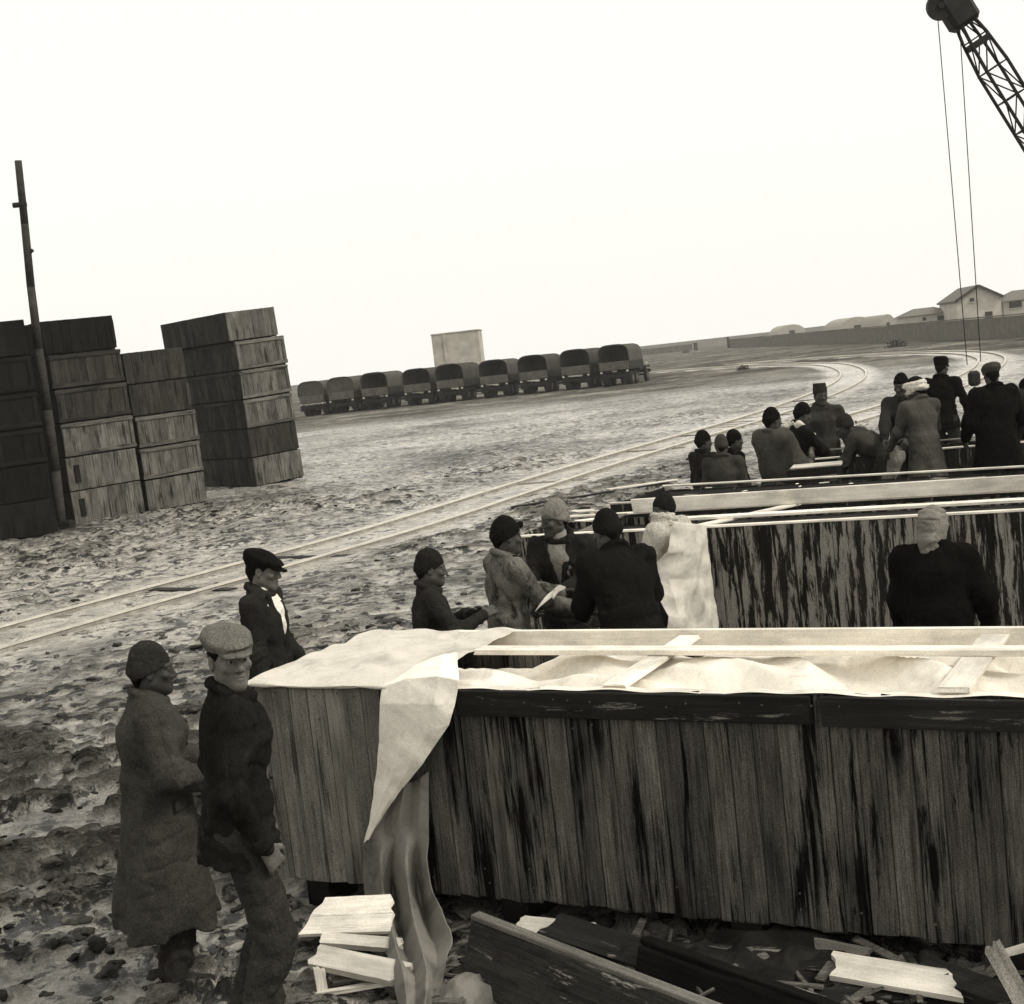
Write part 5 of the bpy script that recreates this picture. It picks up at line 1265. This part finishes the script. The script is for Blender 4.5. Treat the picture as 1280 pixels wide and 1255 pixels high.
        for k in (-1, 1):
            f = Field(ank[k] - np.array([0.1, 0.16, 0.1]), ank[k] + np.array([0.1, 0.26, 0.12]), 0.011); c = ank[k]
            f.cap(c + np.array([0, -0.045, -0.05]), c + np.array([0, 0.05, -0.042]), 0.042, 0.046, 0.03); f.cap(c + np.array([0, 0.05, -0.05]), c + np.array([k * 0.01, 0.145, -0.055]), 0.046, 0.038, 0.03); f.cap(c + np.array([0, -0.03, 0.0]), c + np.array([0, -0.03, 0.05]), 0.05, 0.05, 0.03); f.cut((0, 0, 0.002), (0, 0, -1), 0.006); f.wrinkle(0.008, (30, 30, 30), seed)
            V, F = f.mesh(); link('shoe', mesh_np('shoe', V, F), M['shoe'], root)
    # ---- coat or jacket
    hz = hem; lo2 = lo.copy(); lo2[2] = min(lo2[2], hz - 0.1); lo2[:2] -= 0.06; hi2 = hi.copy(); hi2[:2] += 0.06
    f = Field(lo2, hi2, res)
    f.ell(t((0, 0, 1.28)), (0.195 * b_, 0.132 * b_, 0.17), 0.06, R=T); f.cone(t((0, 0, 1.02)), t((0, 0, 1.30)), (0.165 * b_, 0.125 * b_), (0.182 * b_, 0.128 * b_), 0.05, R=T)
    f.cap(t((0, -0.02, 1.42)), sh[-1], 0.062 * b_, 0.066 * b_, 0.05); f.cap(t((0, -0.02, 1.42)), sh[1], 0.062 * b_, 0.066 * b_, 0.05)
    f.cap(t((0, -0.04, 1.36)), t((0, -0.025, 1.45)), 0.085, 0.070, 0.05)
    top = t((0, 0, 1.08)); bot = np.array([0, off[1], hz]) if lean < 25 else t((0, 0, 0.80))
    flare = (0.212, 0.170) if hz > 0.6 else (0.235, 0.205)
    f.cone(bot, top, (flare[0] * b_, flare[1] * b_), (0.170 * b_, 0.128 * b_), 0.05, R=rot(R_(twist)))
    for k in (-1, 1):
        f.cap(sh[k], E_[k], 0.068 * b_, 0.062 * b_, 0.05); f.cap(E_[k], W[k] - (W[k] - E_[k]) * 0.06, 0.066 * b_, 0.050 * b_, 0.03)
    if outfit == 'cape':
        for k in (-1, 1): f.cap(sh[k], (E_[k] + W[k]) / 2, 0.11, 0.10, 0.08)
        f.ell(t((0, 0.05, 1.15)), (0.22, 0.18, 0.25), 0.08, R=T)
    f.wrinkle(0.014, (9, 9, 4.5), seed, True); f.wrinkle(0.006, (5, 5, 8), seed + 4, 'crease'); f.wrinkle(0.006, (8, 8, 3.5), seed + 6, 'crease'); f.wrinkle(0.014, (5, 5, 3), seed + 8)
    drape(f, hz, off, sh, E_, W, seed)
    if collar:
        for a in np.linspace(0, 2 * PI, 13)[:-1]:
            b2 = a + 2 * PI / 12; P = lambda q: t((0.083 * math.cos(q), -0.012 + 0.078 * math.sin(q), 1.468 - 0.030 * math.sin(q)))
            f.cap(P(a), P(b2), 0.021, 0.021, 0.012)
    if open_ > 0:
        for fr in np.linspace(0, 1, 7): c = t((0, 0.175 - 0.015 * fr, 1.47 - fr * open_)); f.ell(c, (0.070 * (1 - fr) + 0.012, 0.095, 0.055), 0.012, 'sub', R=T)
        for k in (-1, 1): f.cap(t((k * 0.092, 0.070, 1.44)), t((k * 0.024, 0.135, 1.47 - open_)), 0.017, 0.012, 0.012)
    hv, hf = hand_mesh(curl, max(hr * 0.8, 0.0045))
    V, F = f.mesh(); link({'coat': 'long_coat', 'cape': 'cape'}.get(outfit, 'jacket'), mesh_np('jacket', V, F), cloth_mat(g, 0.45, 0.8, patch, patch_g), root)
    if extra: extra(root, dict(t=t, hc=hc, HR=HR, W=W, E=E_, sh=sh, T=T))
    return root
_MC = {}
def cloth_mat(g, var=0.45, scale=1.0, patch=0.0, patch_g=0.1):
    g *= (0.55 if g < 0.12 else 1.0); k = (g, var, scale, patch, patch_g)
    if k not in _MC: _MC[k] = cloth('cloth %.3f %.1f %.1f' % (g, scale, patch), g, var, 0.55, scale, patch, patch_g)
    return _MC[k]
def skin_mat(g):
    if ('s', g) not in _MC: _MC[('s', g)] = skin('skin %.2f' % g, g)
    return _MC[('s', g)]
M['shoe'] = plain('worn leather', 0.02, 0.6, 0.4, 0.5, 14.0)

def tailor(coat):
    """pocket flaps, cuffs and buttons"""
    def fn(root, J):
        t, W, E_ = J['t'], J['W'], J['E']; g = 0.02 if not coat else 0.05
        for k in (-1, 1):
            d = W[k] - E_[k]; L = np.linalg.norm(d); d /= L; c = W[k] - d * 0.045
            f = Field(c - 0.11, c + 0.11, 0.007); f.cap(c - d * 0.028, c + d * 0.022, 0.060 if coat else 0.054, 0.060 if coat else 0.054, 0.01); f.cut(c + d * 0.03, d, 0.006); f.cut(c - d * 0.03, -d, 0.006); f.wrinkle(0.008, (20, 20, 20), 3.0)
            V, F = f.mesh(); link('cuff', mesh_np('cuff', V, F), cloth_mat(g * 1.3), root)
            b = 1.24 if coat else 1.0
            if not coat: continue
            bm = bmesh.new(); cc = t((k * 0.140 * b, 0.098 * b, 0.97)); add_box(bm, (0, 0, 0), (0.13, 0.02, 0.06), Matrix.Translation(cc) @ Matrix.Rotation(-k * 0.75, 4, 'Z'), bev=0.008); link('pocket_flap', bm_mesh(bm, 'pocket_flap'), cloth_mat(g * 1.3), root)
        for z in (1.33, 1.22, 1.11, 1.0):
            bm = bmesh.new(); cc = Vector(t((0.012, (0.122 if not coat else 0.150), z))); add_tube(bm, cc, cc + Vector((0, 0.012, 0)), 0.013, 0.012, 10); link('button', bm_mesh(bm, 'button'), M['iron'], root)
    return fn
def scarf_part(g, name='neck_scarf'):
    def fn(root, J):
        f = Field((-0.16, -0.17, -0.22), (0.16, 0.2, 0.02), 0.01)
        for dz, r in ((-0.115, 0.034), (-0.075, 0.030), (-0.045, 0.026)):
            for a in np.linspace(0, 2 * PI, 15)[:-1]:
                b = a + 2 * PI / 14; P = lambda q: (0.075 * math.cos(q), 0.012 + 0.082 * math.sin(q), dz + 0.02 * math.sin(q)); f.cap(P(a), P(b), r, r, 0.012)
        f.wrinkle(0.016, (24, 24, 40), 3, True); V, F = f.mesh(); link(name, mesh_np(name, V @ J['HR'].T + J['hc'], F), cloth_mat(g, 0.2, 1.5), root)
    return fn
def straps(root, J):
    t = J['t']; bm = bmesh.new()
    for k in (-1, 1):
        pts = [t((k * 0.085, -0.02, 1.475)), t((k * 0.095, 0.07, 1.445)), t((k * 0.10, 0.115, 1.36)), t((k * 0.10, 0.130, 1.2))]
        tube_path(bm, [Vector(p) for p in pts], 0.014, 6)
    link('braces', bm_mesh(bm, 'braces', True), cloth_mat(0.02), root)
    bm = bmesh.new(); c = Vector(t((0.09, 0.150, 1.30))); bmesh.ops.create_icosphere(bm, subdivisions=2, radius=0.018, matrix=Matrix.Translation(c)); link('badge', bm_mesh(bm, 'badge', True), M['paper'], root)
    bm = bmesh.new(); c = Vector(J['hc'] + J['HR'] @ np.array([0.0, 0.092, 0.085])); bmesh.ops.create_icosphere(bm, subdivisions=1, radius=0.028, matrix=Matrix.Translation(c)); link('cap_knot', bm_mesh(bm, 'cap_knot'), M['hair'], root)
def shawl(root, J):
    t = J['t']; f = Field(t((-0.35, -0.3, 0.9)) - 0.1, t((0.35, 0.35, 1.6)) + 0.1, 0.014)
    for k in (-1, 1):
        f.cap(t((k * 0.08, -0.06, 1.47)), t((k * 0.12, 0.10, 1.36)), 0.045, 0.05, 0.03); f.cap(t((k * 0.12, 0.10, 1.36)), t((k * 0.08, 0.16, 1.02)), 0.05, 0.04, 0.03)
    f.cap(t((-0.08, -0.06, 1.47)), t((0.08, -0.06, 1.47)), 0.045, 0.045, 0.03); f.cap(t((-0.1, -0.1, 1.42)), t((-0.19, 0.0, 1.25)), 0.05, 0.06, 0.03); f.wrinkle(0.03, (14, 14, 12), 8, True)
    V, F = f.mesh(); link('white_shawl', mesh_np('white_shawl', V, F), cloth_mat(0.55, 0.3, 1.0), root)

def ground_at(px, py, Y):
    """ground position below a seen head point at depth Y, and the head-top height"""
    p = at(px, py, Y); return p
def stand(px, py, Y, z0=0.0):
    p = at(px, py, Y); return (p.x, Y, z0), p.z - z0

NEAR = 'three onlookers left of the nearest crate'; MID = 'workers between the nearest and second crates'; FAR = 'workers behind the third crate'
# --- near
loc, H = stand(182, 808, 6.30, -0.02)
person('person in a long grey-green coat and knitted cap, seen from the side, leftmost', (loc[0] - 0.03, loc[1], -0.02), -72, H - 0.01, 'coat', 'knit', 0.080, 0.05, 0.050, 0.035, lean=4, tilt=1.5, head=(-8, -2, 0), wl=(-0.16, 0.30, 1.02), wr=(0.17, 0.30, 1.05), res=0.0085, hem=0.33, bulk=1.24, group=NEAR, seed=1.0, extra=tailor(True))
loc, H = stand(292, 785, 5.55, -0.02)
person('person in light flat cap and dark jacket turning to face the camera', (loc[0] - 0.02, 5.55, -0.02), -72, H + 0.0, 'jacket', 'flat', 0.022, 0.060, 0.135, 0.115, lean=1, head=(-76, 3, 4), tilt=4.5, wl=(-0.19, 0.08, 0.90), wr=(0.20, 0.07, 0.89), res=0.0075, hem=0.80, bulk=1.0, group=NEAR, seed=5.0, eyes=True, curl=0.6, patch=0.15, patch_g=0.04, hat_up=0.014, extra=tailor(False))
loc, H = stand(324, 686, 8.55)
person('person in dark peaked cap and jacket over white shirt, looking right', (loc[0] - 0.03, 8.55, 0), -100, H - 0.02, 'jacket', 'flat', 0.038, 0.06, 0.014, 0.11, lean=2, head=(0, -10, 0), wl=(-0.22, 0.16, 0.90), wr=(0.24, 0.06, 0.84), res=0.010, open_=0.36, shirt_g=0.75, group=NEAR, seed=9.0)
# --- middle
loc, H = stand(527, 692, 8.75)
person('person in dark knitted cap leaning an arm on the nearest crate', loc, -82, H, 'jacket', 'knit', 0.038, 0.05, 0.030, 0.06, lean=4, head=(-4, -6, 0), wl=(-0.10, 0.30, 1.22), wr=(0.20, 0.36, 1.25), res=0.010, group=MID, seed=13.0)
loc, H = stand(622, 650, 9.15)
person('person in patched pale jacket and knotted cap holding papers, facing right', loc, -68, H - 0.01, 'jacket', 'knit', 0.125, 0.05, 0.018, 0.05, lean=4, head=(-2, -6, 0), wl=(-0.10, 0.46, 1.12), wr=(0.13, 0.40, 1.06), res=0.009, group=MID, seed=17.0, patch=0.5, patch_g=0.030, extra=straps, curl=0.8, open_=0.30, shirt_g=0.05)
loc, H = stand(697, 626, 9.75)
person('person in pale knitted cap and dark jacket, face turned left', loc, 158, H - 0.01, 'jacket', 'knit', 0.030, 0.04, 0.185, 0.06, lean=6, head=(-38, -4, 0), wl=(-0.02, 0.38, 1.10), wr=(0.12, 0.40, 1.05), res=0.010, group=MID, seed=21.0, open_=0.32, shirt_g=0.25, curl=0.8)
loc, H = stand(738, 665, 8.75)
person('person in black jacket and dark knitted cap seen from behind, bending in', (loc[0] + 0.19, loc[1] - 0.10, 0), 22, 1.73, 'jacket', 'knit', 0.016, 0.03, 0.022, 0.06, lean=20, head=(14, -4, 0), wl=(-0.12, 0.44, 1.00), wr=(0.22, 0.40, 0.95), res=0.010, group=MID, seed=25.0, bulk=1.15)
loc, H = stand(824, 620, 10.85)
person('person in dark cap wrapped in pale cloth beside the hanging tarpaulin', (loc[0] + 0.06, 10.85, 0), 50, H - 0.01, 'cape', 'knit', 0.42, 0.04, 0.025, 0.06, lean=4, head=(60, -4, 0), wl=(-0.24, 0.25, 0.95), wr=(0.22, 0.28, 1.0), res=0.011, group=MID, seed=29.0, extra=scarf_part(0.5, 'face_scarf'))
loc, H = stand(1150, 639, 8.1)
person('person in pale headscarf and black jacket seen from behind before the second crate', (loc[0] + 0.06, 8.1, 0), -18, H, 'jacket', 'scarf', 0.010, 0.02, 0.20, 0.08, lean=6, head=(-28, -6, 0), wl=(-0.24, 0.20, 0.88), wr=(0.30, 0.16, 0.90), res=0.010, group=MID, seed=33.0, bulk=1.18)
# papers held by the man in overalls
pp = at(684, 752, 8.95)
pr_ = empty('paper_slip', pp, 0.3, 'white crumpled papers in the hands of the person in patched jacket', 'paper')
sheet('leaf', [[(-0.10, -0.02, -0.05), (-0.04, -0.05, 0.0), (0.03, -0.03, 0.03)], [(-0.07, 0.0, -0.03), (-0.01, -0.02, 0.035), (0.05, 0.0, 0.06)], [(-0.03, 0.04, -0.02), (0.03, 0.02, 0.04), (0.09, 0.04, 0.08)]], 14, 14, M['paper'], pr_, 0.003, 0.01)
sheet('leaf', [[(0.02, -0.06, 0.02), (0.07, -0.05, 0.06), (0.11, -0.05, 0.07)], [(0.03, -0.03, 0.05), (0.08, -0.03, 0.10), (0.13, -0.03, 0.08)]], 12, 12, M['paper'], pr_, 0.003, 0.01, 4.0)
# --- far
def far(px, py, Y, z0, label, face, **kw):
    loc, H = stand(px, py, Y, z0); Hs = kw.pop('H', None)
    kw.setdefault('res', 0.015); kw.setdefault('sg', 0.05)
    person(label, (loc[0] + kw.pop('dx', 0), loc[1], z0), face, Hs or H, group=FAR, **kw)
far(877, 541, 16.2, 0, 'person in dark jacket and cap, left of the three huddled behind the third crate', -60, hat='knit', g=0.030, hg=0.016, open_=0.2, shirt_g=0.5, head=(-10, -6, 0), seed=41.0)
far(901, 546, 15.6, 0, 'person in lighter jacket seen from behind, middle of the three huddled together', -20, hat='knit', g=0.085, hg=0.08, head=(10, -8, 0), seed=43.0)
far(916, 540, 16.4, 0, 'person looking right, rightmost of the three huddled behind the third crate', -80, hat='knit', g=0.022, hg=0.014, head=(0, -6, 0), seed=45.0, bulk=0.9)
far(963, 513, 15.9, 0, 'person in grey blanket cape and black cap right of the huddled three', -62, hat='knit', outfit='cape', g=0.11, hg=0.012, head=(-4, -6, 0), wl=(-0.15, 0.32, 1.0), wr=(0.15, 0.3, 1.0), seed=47.0, bulk=1.05)
far(998, 509, 17.0, 0, 'person with a white shawl round the neck leaning over the pale lidded case', -75, hat='knit', g=0.018, hg=0.014, lean=14, head=(-2, -12, 0), wl=(-0.06, 0.50, 0.98), wr=(0.12, 0.48, 0.95), seed=49.0, extra=shawl, H=1.82, dx=-0.1)
far(1024, 482, 18.2, 0, 'person in tall cap facing the camera behind the one with the shawl', 178, hat='tall', g=0.065, hg=0.05, head=(6, -6, 0), wl=(-0.22, 0.25, 0.95), wr=(0.22, 0.25, 0.95), seed=51.0)
far(1072, 503, 15.8, 0.2, 'person in grey coat bending far forward over the crate', 68, hat='knit', g=0.085, tg=0.20, hg=0.05, lean=58, head=(-6, 14, 0), wl=(-0.15, 0.62, 0.72), wr=(0.16, 0.62, 0.70), seed=53.0, H=1.74, bulk=1.12, dx=0.28)
far(1128, 469, 15.9, PLAT_Z, 'person in dark jacket facing the camera left of the white headband', 150, hat='knit', g=0.05, hg=0.012, lean=6, head=(-12, -8, 0), wl=(-0.10, 0.42, 1.0), wr=(0.16, 0.42, 1.0), seed=55.0)
far(1149, 472, 15.0, PLAT_Z, 'person in white headband and long brown coat seen from behind', 22, hat='band', outfit='coat', g=0.11, hg=0.02, hem=0.55, head=(26, -10, 0), lean=6, wl=(-0.22, 0.32, 0.95), wr=(0.22, 0.32, 0.95), seed=57.0)
far(1174, 447, 18.0, 0.42, 'person in black standing higher behind the unpacked crate, back turned', -35, hat='peaked', g=0.014, hg=0.014, head=(-10, -8, 0), lean=3, wl=(-0.20, 0.25, 0.95), wr=(0.24, 0.25, 0.95), seed=59.0, H=1.72)
far(1240, 455, 14.9, PLAT_Z, 'broad person in long black coat and pale cap seen from behind at right', 8, hat='flat', outfit='coat', g=0.010, hg=0.10, hem=0.45, head=(-10, -4, 0), lean=3, wl=(-0.24, 0.22, 0.95), wr=(0.26, 0.22, 0.95), seed=61.0, bulk=1.22)
far(1284, 478, 16.2, PLAT_Z, 'dark figure half cut by the right edge among the far workers', 40, hat='knit', g=0.02, hg=0.014, head=(10, -8, 0), seed=63.0, H=1.5)
# footing for the man standing higher
platform_loc = at(1174, 447, 18.0)
case((platform_loc.x, 18.0, 0), 0.2, (0.9, 0.8, 0.40), M['w_dark'], 'upturned dark case under the person in black behind the unpacked crate')

# ================================================================== HAZE
def haze():
    bm = bmesh.new(); add_box(bm, (0, 220, 19.0), (620, 520, 40.5))
    o = link('haze', bm_mesh(bm, 'haze'))
    m = bpy.data.materials.new('haze'); m.use_nodes = True; nt = m.node_tree; nt.nodes.clear()
    out = nt.nodes.new('ShaderNodeOutputMaterial'); v = nt.nodes.new('ShaderNodeVolumePrincipled')
    v.inputs['Color'].default_value = (0.98, 0.97, 0.93, 1); v.inputs['Density'].default_value = 0.00035; v.inputs['Anisotropy'].default_value = 0.2
    nt.links.new(v.outputs[0], out.inputs['Volume']); o.data.materials.append(m)
    o.visible_shadow = True
    tag(o, 'thin pale haze in the air over the whole yard', 'haze', kind='stuff')
haze()
